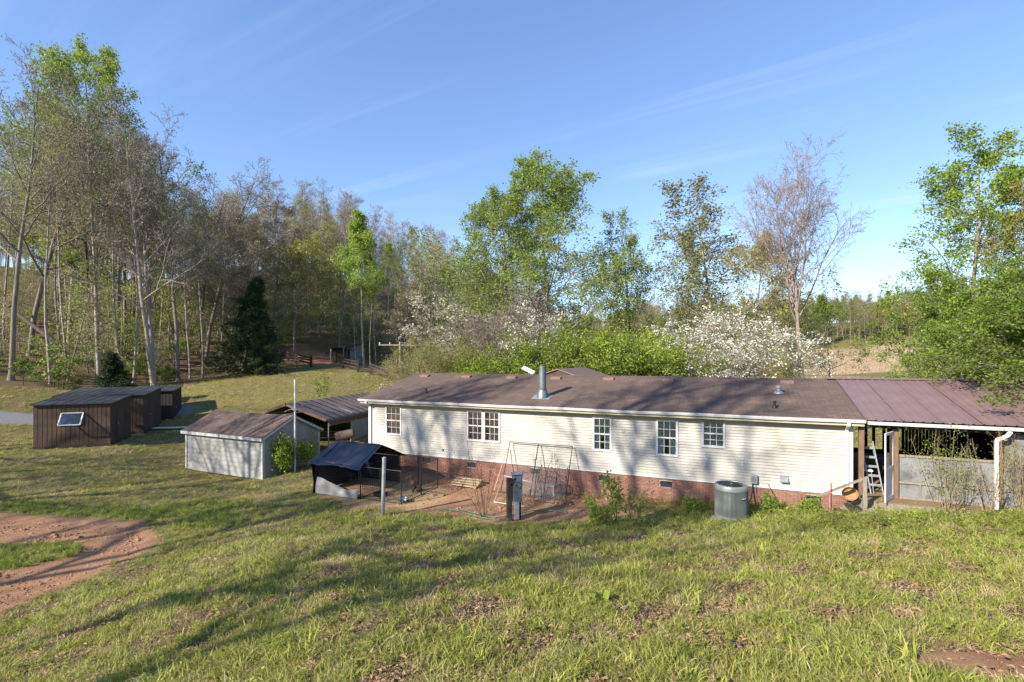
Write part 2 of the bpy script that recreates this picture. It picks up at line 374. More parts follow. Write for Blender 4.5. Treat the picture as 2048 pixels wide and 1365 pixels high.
TUFT = [(-16.5,13.9),(-13.2,14.4),(-12.0,13.6),(-13.0,12.6),(-16.5,12.4)]
YARD = [hw(*p) for p in ((3.6,-4.6),(5.5,-4.2),(9,-4.3),(12.6,-2.4),(13.6,-.6),(14.5,.6),(1.5,.6),(2.0,-1.5))]
PEN = [hw(*p) for p in ((.9,-3.7),(3.2,-4.1),(5.6,-4.1),(6.2,-2.4),(5.2,-.9),(1.0,-1.0))]
DRIVE = [(-60,30),(-34,31.6),(-28.5,36.6),(-25,37.6),(-24,38.8),(-26,39.2),(-30,39),(-35,34),(-60,33.5)]
BACKPATH = [(-32,63),(-24,58.5),(-17,56),(-12,54),(-8,50),(-5,50),(-8,58),(-14,63),(-22,67),(-32,72)]
TRACK = [(5.6,5.1),(7.2,6.0),(9,7.2),(14,8.5),(20,8),(20,4),(9,2),(5.2,2),(4.0,3.6),(4.6,4.5)]
WOODEDGE = [(-140,22),(-46,28),(-41,35.5),(-35,44),(-31,50),(-30,58),(-31,64),(-24,68),(-14,64),(-9,56),(-6,48),(0,44),(8,43),(20,42),(60,95),(60,250),(-350,250)]
FIELD = [(60,205),(110,192),(175,192),(240,215),(240,268),(140,264),(100,262),(60,258)]
def zones(x, y):
    """bare clay, leaf litter, straw or reed, gravel : 0.5 at the border"""
    def e(p, w): return np.clip(.5+poly_d(x, y, p)/w*.5, 0, 1)
    dirt = np.maximum(e(CLAY, .9)*(1-e(TUFT, .5)), np.maximum(e(YARD, 1.0), np.maximum(e(BACKPATH, 2), e(TRACK, 1.4)*.62)))
    bare = np.clip(.66*np.exp(-(((x+3.1)/.9)**2+((y-11.6)/.45)**2))+.8*np.exp(-(((x-4.5)/1.0)**2+((y-4.7)/.55)**2)), 0, 1)
    dirt = np.maximum(dirt, bare)
    lit = e(WOODEDGE, 3); straw = np.maximum(e(PEN, .8), e(FIELD, 6)); grav = e(DRIVE, .9)
    return dirt, lit, straw, grav
def axis(fine0, fine1, step, lo, hi, grow=1.09):
    a = list(np.arange(fine0, fine1+1e-6, step)); s = step
    while a[-1] < hi: s *= grow; a.append(a[-1]+s)
    b = []; s = step; q = fine0
    while q > lo: s *= grow; q -= s; b.append(q)
    return np.array(b[::-1]+a)
def build_ground():
    xs = axis(-22, 15, .2, -430, 430); ys = axis(1.5, 24, .18, -130, 450)
    X, Y = np.meshgrid(xs, ys); x, y = X.ravel(), Y.ravel(); z = hz(x, y)
    d, l, s, g = zones(x, y)
    z = z-.05*(d > .7)+np.where(d > .5, .03*wob(x, y, .8, 5)*np.clip((d-.5)*2, 0, 1), 0)
    nx, ny = len(xs), len(ys); i = np.arange(nx*ny).reshape(ny, nx)
    F = np.stack([i[:-1, :-1], i[:-1, 1:], i[1:, 1:], i[1:, :-1]], -1).reshape(-1, 4)
    me = raw_mesh('ground', np.stack([x, y, z], 1), F, smooth=True)
    ca = me.attributes.new('zone', 'FLOAT_COLOR', 'POINT'); ca.data.foreach_set('color', np.stack([d, l, s, g], 1).astype(np.float32).ravel())
    m, t, o = nodes('ground')
    b = t.nodes.new('ShaderNodeBsdfPrincipled'); t.links.new(b.outputs[0], o.inputs[0]); b.inputs['Roughness'].default_value = .95; b.inputs['Specular IOR Level'].default_value = .1
    tc = t.nodes.new('ShaderNodeTexCoord').outputs['Object']
    a = t.nodes.new('ShaderNodeAttribute'); a.attribute_name = 'zone'
    se = t.nodes.new('ShaderNodeSeparateColor'); t.links.new(a.outputs['Color'], se.inputs[0])
    nb = noise(t, .35, 6, tc); nm = noise(t, 2.2, 6, tc); nf = noise(t, 14, 6, tc, .7); nff = noise(t, 60, 4, tc, .7)
    def border(v, amp=.9): return rng(t, math_(t, 'ADD', v, math_(t, 'MULTIPLY', math_(t, 'SUBTRACT', nm, .5), amp)), .38, .62)
    turf = ramp_mix(t, rng(t, nm, .38, .62), (.115, .125, .036), (.205, .175, .068))
    turf = ramp_mix(t, rng(t, nb, .42, .60), turf, (.155, .165, .042))
    soil = ramp_mix(t, rng(t, nf, .35, .65), (.22, .135, .08), (.12, .076, .048))
    col = ramp_mix(t, rng(t, math_(t, 'ADD', math_(t, 'MULTIPLY', nf, .6), math_(t, 'MULTIPLY', nm, .5)), .50, .64), turf, soil)
    clay = ramp_mix(t, rng(t, nm, .35, .7), (.38, .215, .125), (.25, .135, .078))
    clay = ramp_mix(t, rng(t, nff, .35, .75, 0, .5), clay, (.14, .078, .045))
    litter = ramp_mix(t, rng(t, nf, .35, .65), (.175, .115, .068), (.085, .058, .036))
    litter = ramp_mix(t, rng(t, nb, .48, .62, 0, .7), litter, (.060, .078, .022))
    straw = ramp_mix(t, rng(t, nf, .3, .7), (.44, .30, .15), (.30, .20, .11))
    grav = ramp_mix(t, rng(t, nff, .3, .7), (.26, .26, .265), (.15, .15, .155))
    col = ramp_mix(t, border(se.outputs[1]), col, litter)
    col = ramp_mix(t, border(se.outputs[0], 1.3), col, clay)
    col = ramp_mix(t, border(se.outputs[2], .8), col, straw)
    g4 = t.nodes.new('ShaderNodeSeparateColor')
    col = ramp_mix(t, border(a.outputs['Alpha'], .4), col, grav)
    t.links.new(col, b.inputs['Base Color'])
    bp = t.nodes.new('ShaderNodeBump'); bp.inputs['Strength'].default_value = .6; bp.inputs['Distance'].default_value = .05
    t.links.new(math_(t, 'ADD', math_(t, 'MULTIPLY', nff, .4), nf), bp.inputs['Height']); t.links.new(bp.outputs[0], b.inputs['Normal'])
    me.materials.append(m)
    o = link('ground', me, kind='structure'); return o
build_ground()
def build_pond():
    m, t, o = nodes('pond_water'); b = t.nodes.new('ShaderNodeBsdfPrincipled'); t.links.new(b.outputs[0], o.inputs[0])
    b.inputs['Base Color'].default_value = (.05, .05, .03, 1); b.inputs['Roughness'].default_value = .12
    a = MB(); pts = [(80+95*.5+62*math.cos(k/24*2*PI)*(1+.1*math.sin(3*k)), 168+17*math.sin(k/24*2*PI)) for k in range(24)]
    a.add([(x, y, -1.25) for x, y in pts], [tuple(range(24))]); a.build('pond_water', 'pond_water', kind='structure')
build_pond()
#@@OBJECTS
# ------------------------------------------------------------------ house
H = thing('manufactured_house', (EX, EY, 0), 'long cream sided single storey house with brown shingle roof and brick skirt', 'house', -TH)
HL = 19.55; HWD = 9.04; ZE = 3.25; ZR = 4.30; WV = .32; ZS = .85; ZT = 3.06; U0 = .30; U1 = 19.28
WINS = [(1.28,2.14,1.62,2.92,'curtain_none'),(5.56,6.31,1.63,2.90,'curtain_tan'),(6.36,7.10,1.63,2.90,'curtain_tan'),(11.02,11.72,1.62,2.88,'curtain_white'),(13.36,14.08,1.62,2.90,'curtain_white'),(14.90,15.62,2.04,2.97,'blind')]
def openings_at(z0, z1): return sorted((w[0], w[1]) for w in WINS if w[2] < z1-.001 and w[3] > z0+.001)
def segs(z0, z1):
    a = U0; r = []
    for b, c in openings_at(z0, z1):
        if b-a > .005: r.append((a, b))
        a = c
    r.append((a, U1)); return r
wall = MB()
zc = sorted({ZS, ZT} | {w[2] for w in WINS} | {w[3] for w in WINS})
for z0, z1 in zip(zc[:-1], zc[1:]):
    for a, b in segs(z0, z1): wall.box(a, b, WV, WV+.10, z0, z1)
wallo = wall.build('wall', 'siding', H)
ns = 22; eh = (ZT-ZS)/ns; cuts = {}
for i in range(ns):
    z0 = ZS+i*eh
    for a, b in segs(z0, z0+eh):
        key = round(b-a, 3)
        if key not in cuts:
            Lh = b-a
            cuts[key] = MB().add([(0,-.004,eh),(Lh,-.004,eh),(0,-.027,.010),(Lh,-.027,.010),(0,-.024,0),(Lh,-.024,0),(0,0,0),(Lh,0,0)],
                [(0,2,3,1),(2,4,5,3),(4,6,7,5),(0,6,4,2),(1,3,5,7)]).mesh('siding_board', 'siding')
        link('siding_board', cuts[key], wallo, loc=(a, WV, z0))
gw = MB()
for u in (U0, U1-.1):
    gw.prism([(WV+.1, ZS), (HWD-WV, ZS), (HWD-WV, 3.1), (HWD/2, ZR-.1), (WV+.1, 3.1)], 'x', u, u+.1)
gw.box(U0, U1, HWD-WV, HWD-WV+.1, ZS, 3.06)
gw.build('end_wall', 'siding', H)
MB().box(U0+.1, U1-.1, WV+.1, HWD-WV, ZS-.2, ZS).build('floor', 'interior', H)
MB().box(U0+.1, U1-.1, WV+.1, HWD-WV, 3.0, 3.05).build('ceiling', 'interior', H)
# corner boards
for u in (U0-.012, U1-.075):
    MB().box(u, u+.085, WV-.042, WV-.028, ZS, ZT-.02).build('corner_board', 'white_paint', H)
MB().box(U0, U1, WV-.032, WV-.0, ZS-.05, ZS-.002).build('starter_strip', 'white_paint', H)
# roof
rt = .05
rf = MB()
rf.add([(0,-.03,ZE-.008),(HL,-.03,ZE-.008),(HL,HWD/2,ZR),(0,HWD/2,ZR),(0,-.03,ZE-.008-rt),(HL,-.03,ZE-.008-rt),(HL,HWD/2,ZR-rt),(0,HWD/2,ZR-rt)],
    [(0,1,2,3),(7,6,5,4),(0,4,5,1),(0,3,7,4),(1,5,6,2)])
rf.add([(0,HWD+.03,ZE-.008),(HL,HWD+.03,ZE-.008),(HL,HWD/2,ZR),(0,HWD/2,ZR),(0,HWD+.03,ZE-.008-rt),(HL,HWD+.03,ZE-.008-rt),(HL,HWD/2,ZR-rt),(0,HWD/2,ZR-rt)],
    [(0,3,2,1),(7,4,5,6),(0,1,5,4),(0,4,7,3),(1,2,6,5)])
roof = rf.build('roof', 'shingle', H)
MB().prism([(HWD/2-.15, ZR-.028), (HWD/2, ZR+.022), (HWD/2+.15, ZR-.028), (HWD/2, ZR+.008)], 'x', 0, HL).build('ridge_cap', 'shingle', roof)
sl = (ZR-ZE)/(HWD/2)
def rz(v): return ZE+(v)*sl
vent_me = MB().prism([(-.13, -.045), (-.13, .03), (-.10, .055), (.11, .105), (.13, .09), (.13, .0)], 'x', -.24, .24).mesh('ridge_vent', 'roof_vent', bevel=.008)
for u in (.98, 3.5, 6.04, 8.32, 10.81, 13.38, 15.77, 17.85): link('ridge_vent', vent_me, roof, loc=(u, 3.92, rz(3.92)))
# fascia, soffit, gutter
MB().box(.02, HL-.02, 0.0, .025, ZE-.22, ZE-.062).build('fascia', 'soffit', H)
MB().box(.02, HL-.02, .025, WV+.0, ZT-.005, ZT+.02).build('soffit', 'soffit', H)
MB().box(.02, HL-.02, HWD-WV+.1, HWD, ZT-.005, ZT+.02).build('soffit', 'soffit', H)
MB().box(U0+.08, U1-.08, WV-.045, WV-.028, ZT-.16, ZT-.006).build('frieze_board', 'soffit', H)
g = MB()
gp = [(-.004, ZE-.02), (-.004, ZE-.115), (-.075, ZE-.115), (-.105, ZE-.055), (-.118, ZE-.012), (-.108, ZE-.012), (-.095, ZE-.055), (-.068, ZE-.105), (-.014, ZE-.105), (-.014, ZE-.02)]
n = 16
for i in range(n):
    a, b = HL*i/n-.03*(i == 0), HL*(i+1)/n
    sa, sb = [-.018*math.sin(PI*(q*n) / 4)**2 for q in (i/n, (i+1)/n)]
    V = [(a, p[0], p[1]+sa) for p in gp]+[(b, p[0], p[1]+sb) for p in gp]; m_ = len(gp)
    F = [(k, k+m_, (k+1) % m_+m_, (k+1) % m_) for k in range(m_)]
    if i == 0: F.append(tuple(range(m_)))
    if i == n-1: F.append(tuple(range(2*m_-1, m_-1, -1)))
    g.add(V, F)
g.build('gutter', 'gutter_white', H)
def downspout(parent, u, ztop, zbot, mat='white_paint', v=WV-.06, elbow=True):
    p = [(u, -.06, ztop-.1), (u, -.05, ztop-.2), (u, v, ztop-.36), (u, v, zbot+.12), (u-.02, v-.16, zbot)] if elbow else [(u, v, ztop), (u, v, zbot)]
    m = MB()
    for a, b in zip(p[:-1], p[1:]): m.beam(a, b, .085, .062, (0, 1, 0))
    return m.build('downspout', mat, parent)
downspout(H, .42, ZE, .25); downspout(H, 19.12, ZE, .75)
# brick skirt : bricks of their own over a mortar bed
BV = WV+.012
bs = MB(); VENTS = [3.49, 5.76, 8.65, 11.46, 13.69, 18.24]
zb = -.75
cu = U0
for c in VENTS+[None]:
    e = U1 if c is None else c-.2
    bs.box(cu, e, BV+.012, BV+.1, zb, ZS-.05)
    if c is not None:
        bs.box(c-.2, c+.2, BV+.012, BV+.1, zb, .49); bs.box(c-.2, c+.2, BV+.012, BV+.1, .69, ZS-.05); cu = c+.2
skirt = bs.build('brick_skirt', 'mortar', H)
bw, bh, bj = .200, .057, .014; rows = int((ZS-.06-zb)/(bh+bj))
cand = []
for r in range(rows):
    z0 = ZS-.058-(r+1)*(bh+bj)+bj
    u = U0-(.107 if r % 2 else 0)
    while u < U1:
        a, b = max(u, U0), min(u+bw, U1); u += bw+bj
        pieces = [(a, b)]
        for c in VENTS:
            if z0+bh > .485 and z0 < .695:
                q = []
                for x, y in pieces:
                    if y <= c-.205 or x >= c+.205: q.append((x, y))
                    else:
                        if x < c-.205: q.append((x, c-.205))
                        if y > c+.205: q.append((c+.205, y))
                pieces = q
        for x, y in pieces:
            if y-x < .03: continue
            wx, wy = hw((x+y)/2, .3); gy = gz(wx, wy)
            if z0+bh < gy-.05: continue
            cand.append((x, y, z0, wy, z0+.03 > gy))
full = sorted([c for c in cand if abs(c[1]-c[0]-bw) < .001 and c[4] and c[0] < 17.9], key=lambda c: c[3])
near = full[:300]; ns_ = set(id(c) for c in near)
bme = MB().box(0, bw, 0, .03, 0, bh).mesh('brick', 'brick', bevel=.004)
rr = random.Random(3)
for c in near: link('brick', bme, skirt, loc=(c[0], BV-.012+rr.uniform(-.002, .003), c[2]))
rest = MB(); rv = []
for c in cand:
    if id(c) in ns_: continue
    j = rr.uniform(-.002, .003); rest.box(c[0], c[1], BV-.012+j, BV+.013, c[2], c[2]+bh); rv += [rr.random()]*6
ro = rest.build('brick_courses', 'brick', skirt, kind='stuff')
at_ = ro.data.attributes.new('rnd', 'FLOAT', 'FACE'); at_.data.foreach_set('value', np.array(rv, np.float32))
vm = MB().box(-.2, .2, BV+.02, BV+.05, .49, .69).mesh('vent_back', 'dark_vent')
lm = MB()
for k in range(5): lm.add([(-.185, BV+.0, .505+k*.035), (.185, BV+.0, .505+k*.035), (.185, BV+.018, .528+k*.035), (-.185, BV+.018, .528+k*.035)], [(0,1,2,3)])
lm = lm.mesh('louvre', 'black_metal')
fm = MB().box(-.2, .2, BV-.008, BV+.02, .675, .69).box(-.2, .2, BV-.008, BV+.02, .488, .503).box(-.2, -.185, BV-.008, BV+.02, .503, .675).box(.185, .2, BV-.008, BV+.02, .503, .675).mesh('foundation_vent', 'black_metal')
sm = MB().box(-.215, .215, BV-.03, BV-.012, .468, .486).mesh('vent_sill', 'concrete')
for c in VENTS:
    fv = link('foundation_vent', fm, H, loc=(c, 0, 0)); link('vent_back', vm, fv); link('louvre', lm, fv); link('vent_sill', sm, fv)
# windows
def make_window(w):
    a, b, z0, z1, cur = w; fw = .055; Wd, Ht = b-a, z1-z0; mid = z0+Ht*.5
    m = MB()
    y0, y1 = WV-.045, WV+.06
    m.box(a-.02, a+fw, y0, y1, z0-.02, z1+.02).box(b-fw, b+.02, y0, y1, z0-.02, z1+.02)
    m.box(a+fw, b-fw, y0, y1, z0-.02, z0+fw).box(a+fw, b-fw, y0, y1, z1-fw, z1+.02)
    m.box(a+fw, b-fw, y0+.012, y1-.01, mid-.024, mid+.024)
    ow = Wd-2*fw; cells = []
    for lo, hi, dy in ((z0+fw, mid-.024, .014), (mid+.024, z1-fw, .0)):
        for k in (1, 2):
            u = a+fw+ow*k/3; m.box(u-.008, u+.008, WV-.012+dy, WV+.004+dy, lo, hi)
        zm = (lo+hi)/2
        for k in range(3):
            ua, ub = a+fw+ow*k/3+(.009 if k else 0), a+fw+ow*(k+1)/3-(.009 if k < 2 else 0)
            m.box(ua, ub, WV-.012+dy, WV+.004+dy, zm-.009, zm+.009)
            cells += [(ua, ub, lo, zm-.009, dy), (ua, ub, zm+.009, hi, dy)]
    wo = m.build('window', 'white_paint', H)
    cache = {}
    for ua, ub, lo, hi, dy in cells:
        key = (round(ub-ua, 3), round(hi-lo, 3))
        if key not in cache: cache[key] = MB().box(0, ub-ua, 0, .005, 0, hi-lo).mesh('pane', 'glass')
        link('pane', cache[key], wo, loc=(ua, WV-.006+dy, lo))
    rr = random.Random(int(a*10))
    def drape(ua, ub, lo, hi, mat, amp=.025, waves=None, y=WV+.105, name='curtain'):
        n = 28; waves = waves or max(2, (ub-ua)*9)
        ph = rr.uniform(0, 6)
        MB().grid(lambda s, q: (ua+(ub-ua)*s, y+amp*math.sin(ph+s*waves*2*PI)*(.6+.4*q), lo+(hi-lo)*q+.015*math.sin(ph+s*waves*2*PI)*(1-q)), n, 4).build(name, mat, wo, smooth=True)
    if cur == 'curtain_tan':
        drape(a+.16, b-.06, z0+.02, z1, 'curtain_tan'); drape(a+.03, b-.03, mid-.05, mid+.05, 'dark_vent', .01, 6, WV+.075, 'valance')
    elif cur == 'curtain_white':
        drape(a+.03, b-.03, mid+.05, z1, 'curtain_cream', .012)
        drape(a+.05, a+Wd*.38, z0+.02, mid+.02, 'curtain_white'); drape(b-Wd*.42, b-.05, z0+.02, mid+.02, 'curtain_white')
        drape(a+.03, b-.03, mid-.06, mid+.06, 'curtain_white', .02, 7, WV+.075, 'valance')
    elif cur == 'blind':
        d = MB()
        for k in range(int(Ht/.05)): d.add([(a+.05, WV+.10, z0+k*.05), (b-.05, WV+.10, z0+k*.05), (b-.05, WV+.13, z0+k*.05+.045), (a+.05, WV+.13, z0+k*.05+.045)], [(0,1,2,3)])
        d.build('blind', 'blind', wo)
    else:
        drape(a+.02, a+.12, z0+.02, z1, 'curtain_cream', .012)
for w in WINS: make_window(w)
# stove pipe
cx, cv = 8.69, 1.08; z = rz(cv)
sp_ = MB().lathe([(.15, z-.02), (.15, z+1.22), (.158, z+1.225), (.158, z+1.28), (.14, z+1.28), (.14, z+1.1), (0, z+1.1)], 28, (cx, cv)).build('stove_pipe', 'pipe_steel', H, smooth=True)
MB().lathe([(.25, z-.04), (.24, z+.05), (.20, z+.22), (.168, z+.31), (.185, z+.315), (.185, z+.35), (.15, z+.355)], 28, (cx, cv)).build('storm_collar', 'pipe_steel', sp_, smooth=True)
MB().add([(cx-.42, cv-.30, rz(cv-.30)+.008), (cx+.36, cv-.30, rz(cv-.30)+.008), (cx+.36, cv+.34, rz(cv+.34)+.008), (cx-.42, cv+.34, rz(cv+.34)+.008)], [(0,1,2,3)]).build('flashing', 'galv', sp_)
for k in (.62, .95): MB().lathe([(.149, z+k), (.154, z+k+.006), (.154, z+k+.016), (.149, z+k+.022)], 28, (cx, cv)).build('seam_band', 'pipe_steel', sp_, smooth=True)
# small roof pipes
for u, v, h, r, mt in ((17.44, 2.5, .26, .075, 'galv'), (17.17, .79, .22, .035, 'black_metal'), (2.95, 1.09, .22, .03, 'black_metal')):
    z = rz(v)
    vp = MB().lathe([(r, z-.02), (r, z+h*.7), (r*1.45, z+h*.72), (r*1.45, z+h), (r*.9, z+h+.02)], 16, (u, v)).build('vent_pipe', mt, roof, smooth=True)
    MB().lathe([(r*2.4, z-.02), (r*2.2, z+.025), (r*1.1, z+.09)], 16, (u, v)).build('pipe_boot', mt, roof, smooth=True)
# wall fittings
eb = MB().box(16.42, 16.62, WV-.14, WV-.022, .93, 1.22).build('disconnect_box', 'galv', H, bevel=.008)
MB().box(16.45, 16.59, WV-.148, WV-.141, .98, 1.17).build('box_cover', 'meter_grey', eb)
MB().tube([(16.48, WV-.06, .93), (16.48, WV-.06, .7), (16.42, WV-.3, .45), (16.25, WV-.9, .35)], .022, 8).build('conduit', 'black_metal', eb)
MB().tube([(16.57, WV-.05, .93), (16.57, WV-.05, .62)], .018, 8).build('conduit', 'galv', eb)
dv_ = MB().box(17.28, 17.54, WV-.03, WV-.02, 1.0, 1.25).prism([(WV-.03, 1.22), (WV-.15, 1.10), (WV-.15, 1.06), (WV-.03, 1.06)], 'x', 17.30, 17.52).build('dryer_vent', 'galv', H)
sf = MB().lathe([(.03, 0), (.05, .02), (.05, .07), (.02, .09)], 12).build('spigot', 'galv', H, smooth=True); sf.location = (4.34, WV-.06, 1.10)
lw = MB().tube([(16.95, WV-.03, .93), (17.0, WV-.08, .8), (17.18, WV-.25, .45), (17.3, WV-.4, .2)], .012, 6).build('drain_hose', 'black_metal', H)
# rear porch gable beyond the ridge
rp = MB()
u0, hwid, zp = 7.26, 2.6, 4.56
for s in (-1, 1):
    rp.add([(u0, 7.2, zp), (u0, 13, zp), (u0+s*hwid, 13, zp-.85), (u0+s*hwid, 7.2, zp-.85), (u0, 7.2, zp-.05), (u0, 13, zp-.05), (u0+s*hwid, 13, zp-.9), (u0+s*hwid, 7.2, zp-.9)],
        [(0,1,2,3), (7,6,5,4), (0,3,7,4), (1,5,6,2), (3,2,6,7)])
rp.build('rear_gable_roof', 'porch_tin', H)
MB().prism([(u0-hwid+.1, zp-.9), (u0, zp-.06), (u0+hwid-.1, zp-.9)], 'y', 7.3, 7.35).build('gable_board', 'brown_board', H)
for u in (u0-2.4, u0+2.4):
    MB().box(u-.06, u+.06, 12.7, 12.82, -.8, zp-.82).build('rear_post', 'wood_grey', H)
# satellite dish on the rear slope
du, dvv = 5.45, 7.6
wx, wy = hw(du, dvv)
D = thing('satellite_dish', (wx, wy, rz(HWD-dvv)), 'small pale flat dish tilted on a mast just beyond the roof ridge', 'dish', -TH)
MB().tube([(0, 0, -.02), (0, 0, .75)], .025, 8).build('mast', 'galv', D)
MB().add([(-.42, -.10, .98), (.30, -.22, .66), (.36, .10, .80), (-.36, .22, 1.12), (-.42, -.07, .95), (.30, -.19, .63), (.36, .13, .77), (-.36, .25, 1.09)], [(0,1,2,3), (7,6,5,4), (0,4,5,1), (1,5,6,2), (2,6,7,3), (3,7,4,0)]).build('reflector', 'gutter_white', D)

# ------------------------------------------------------------------ screened porch
Pp = thing('screened_porch', (EX, EY, 0), 'weathered screened porch under a dusty pink metal roof joined to the house end', 'porch', -TH)
PU0, PU1 = HL+.02, 25.2
def rib_sheet(width, pts_z, rib=.02, every=.23, mat='porch_tin', thick=.004):
    """ribbed metal sheet, x across, from (v0,z0) to (v1,z1)"""
    (v0, z0), (v1, z1) = pts_z; prof = []; x = 0
    k = int(round(width/every))
    for i in range(k):
        q = i*width/k; w_ = width/k
        prof += [(q, rib if i == 0 or True else 0), (q+.035, rib), (q+.055, 0), (q+w_-.02, 0)]
    prof.append((width, 0))
    n = len(prof)
    V = [(p[0], v0, z0+p[1]) for p in prof]+[(p[0], v1, z1+p[1]) for p in prof]
    V += [(x_, y_, z_-thick) for x_, y_, z_ in V]
    F = [(i, i+1, i+n+1, i+n) for i in range(n-1)]+[(i+2*n, i+3*n, i+3*n+1, i+2*n+1) for i in range(n-1)]+[(i, i+2*n, i+2*n+1, i+1) for i in range(n-1)]
    return MB().add(V, F).mesh('roof_sheet', mat)
prf = MB()
for v in (.15, 1.6, 3.1, 4.4):
    prf.box(PU0, PU1-.1, v-.03, v+.03, rz(v)-.10, rz(v)-.012)
for k in range(7):
    u = PU0+.05+k*.92; prf.beam((u, -.05, rz(-.05)-.19), (u, 4.5, rz(4.5)-.19), .04, .14)
    prf.beam((u, HWD+.05, rz(-.05)-.19), (u, 4.54, rz(4.5)-.19), .04, .14)
proof = prf.build('roof', 'wood_dark', Pp)
shf = rib_sheet(.915, ((-.10, rz(-.10)+.012), (HWD/2, ZR+.03))); shb = rib_sheet(.915, ((HWD+.1, rz(-.10)+.012), (HWD/2, ZR+.03)))
for k in range(6):
    link('roof_sheet', shf, proof, loc=(PU0-.03+k*.908, 0, .005*(k % 2))); link('roof_sheet', shb, proof, loc=(PU0-.03+k*.908, 0, .005*(k % 2)))
MB().prism([(HWD/2-.2, ZR+.018), (HWD/2, ZR+.075), (HWD/2+.2, ZR+.018), (HWD/2, ZR+.062)], 'x', PU0-.35, PU1-.2).build('ridge_cap', 'porch_tin', proof)
gm = MB().prism([(-.03, ZE-.06), (-.03, ZE-.15), (-.10, ZE-.15), (-.14, ZE-.06), (-.13, ZE-.06), (-.095, ZE-.14), (-.04, ZE-.14), (-.04, ZE-.06)], 'x', PU0+.03, PU1)
gm.build('gutter', 'white_paint', Pp)
ds = MB()
for a, b in zip([(22.85, -.08, 3.08), (22.80, -.02, 2.95), (22.62, .10, 2.80), (22.62, .10, 2.7)], [(22.80, -.02, 2.95), (22.62, .10, 2.80), (22.62, .10, 2.7), (22.62, .10, .85)]): ds.beam(a, b, .085, .065, (0, 1, 0))
ds.build('downspout', 'white_paint', Pp)
MB().box(PU0, PU1-.1, WV-.04, WV+.02, 2.97, 3.14).build('header_beam', 'wood_dark', Pp)
ZD = .87
dk = MB().box(PU0-.02, PU1-.1, -.35, -.31, ZD-.30, ZD-.03).box(PU0-.02, PU0+.02, -.31, HWD-.2, ZD-.25, ZD-.03).box(PU1-.14, PU1-.1, -.31, HWD-.2, ZD-.25, ZD-.03)
for u in (PU0+.1, 21.4, 23.2, 25): dk.box(u-.06, u+.06, -.2, -.08, -.6, ZD-.03)
deck = dk.build('deck', 'wood_grey', Pp)
pme = MB().box(PU0-.02, PU1-.1, 0, .133, -.03, 0).mesh('plank', 'deck_wood', bevel=.003)
for k in range(66): link('plank', pme, deck, loc=(0, -.36+k*.14, ZD))
pz = dict(mat='wood_brown')
for u, w_ in ((19.50, .13), (20.36, .14), (22.75, .14), (24.95, .13)):
    MB().box(u-w_/2, u+w_/2, WV-.10, WV+.04, ZD, 2.97).build('post', 'wood_brown', Pp, bevel=.006)
for u in (19.6, 22.3, 24.9):
    MB().box(u-.06, u+.06, HWD-.4, HWD-.28, ZD, 3.0).build('post', 'wood_dark', Pp)
# lower panels between posts
for a, b in ((20.44, 22.67), (22.83, 24.88)):
    fr = MB().box(a, b, WV-.03, WV+.0, 2.13, 2.20).box(a, b, WV-.03, WV, ZD, ZD+.06).box(a, b, WV-.045, WV, 1.33, 1.39)
    for u in np.linspace(a+.52, b-.5, 4): fr.box(u-.02, u+.02, WV-.04, WV, ZD+.06, 1.33)
    pf = fr.build('rail_frame', 'wood_grey', Pp)
    MB().box(a+.004, b-.004, WV+.002, WV+.014, 1.39, 2.13).build('screen_board', 'screen_panel', pf)
    MB().box(a+.004, b-.004, WV+.002, WV+.014, ZD+.06, 1.33).build('screen_board', 'screen_panel', pf)
rr = random.Random(5)
for u in (20.9, 21.2, 21.44, 21.72, 22.1, 22.35): MB().box(u-.05, u+.04+rr.uniform(0, .03), HWD-.36, HWD-.33, ZD, 2.97).build('slat', 'wood_dark', Pp)
for u in np.arange(22.8, 24.9, .12): MB().box(u-.05, u+.05, HWD-.36, HWD-.33, ZD, 2.97).build('slat', 'wood_dark', Pp)
MB().box(PU0+.1, PU1-.2, HWD-.38, HWD-.30, ZD, 1.05).build('rear_wall', 'wood_dark', Pp)
MB().box(22.85, 24.85, WV+.02, WV+.03, 2.2, 2.95).build('screen_board', 'screen_panel', Pp)
MB().box(25.0, 25.03, WV+.1, HWD-.4, ZD, 3.0).build('side_board', 'wood_dark', Pp)
# open white storm door, hinged at the right post
d = MB(); dw, dh = .82, 2.02
d.box(0, .07, 0, .032, 0, dh).box(dw-.07, dw, 0, .032, 0, dh).box(.07, dw-.07, 0, .032, 0, .12).box(.07, dw-.07, 0, .032, dh-.07, dh).box(.07, dw-.07, 0, .032, .92, 1.0)
door = d.build('door', 'white_paint', Pp); door.location = (20.27, WV-.12, ZD+.02); door.rotation_euler = (0, 0, math.radians(-117))
MB().box(.07, dw-.07, .012, .02, .12, .92).build('door_panel', 'white_paint', door)
MB().box(.07, dw-.07, .014, .018, 1.0, dh-.07).build('door_glass', 'glass', door)
MB().box(dw-.06, dw-.03, -.05, 0, .96, 1.06).build('door_handle', 'black_metal', door)
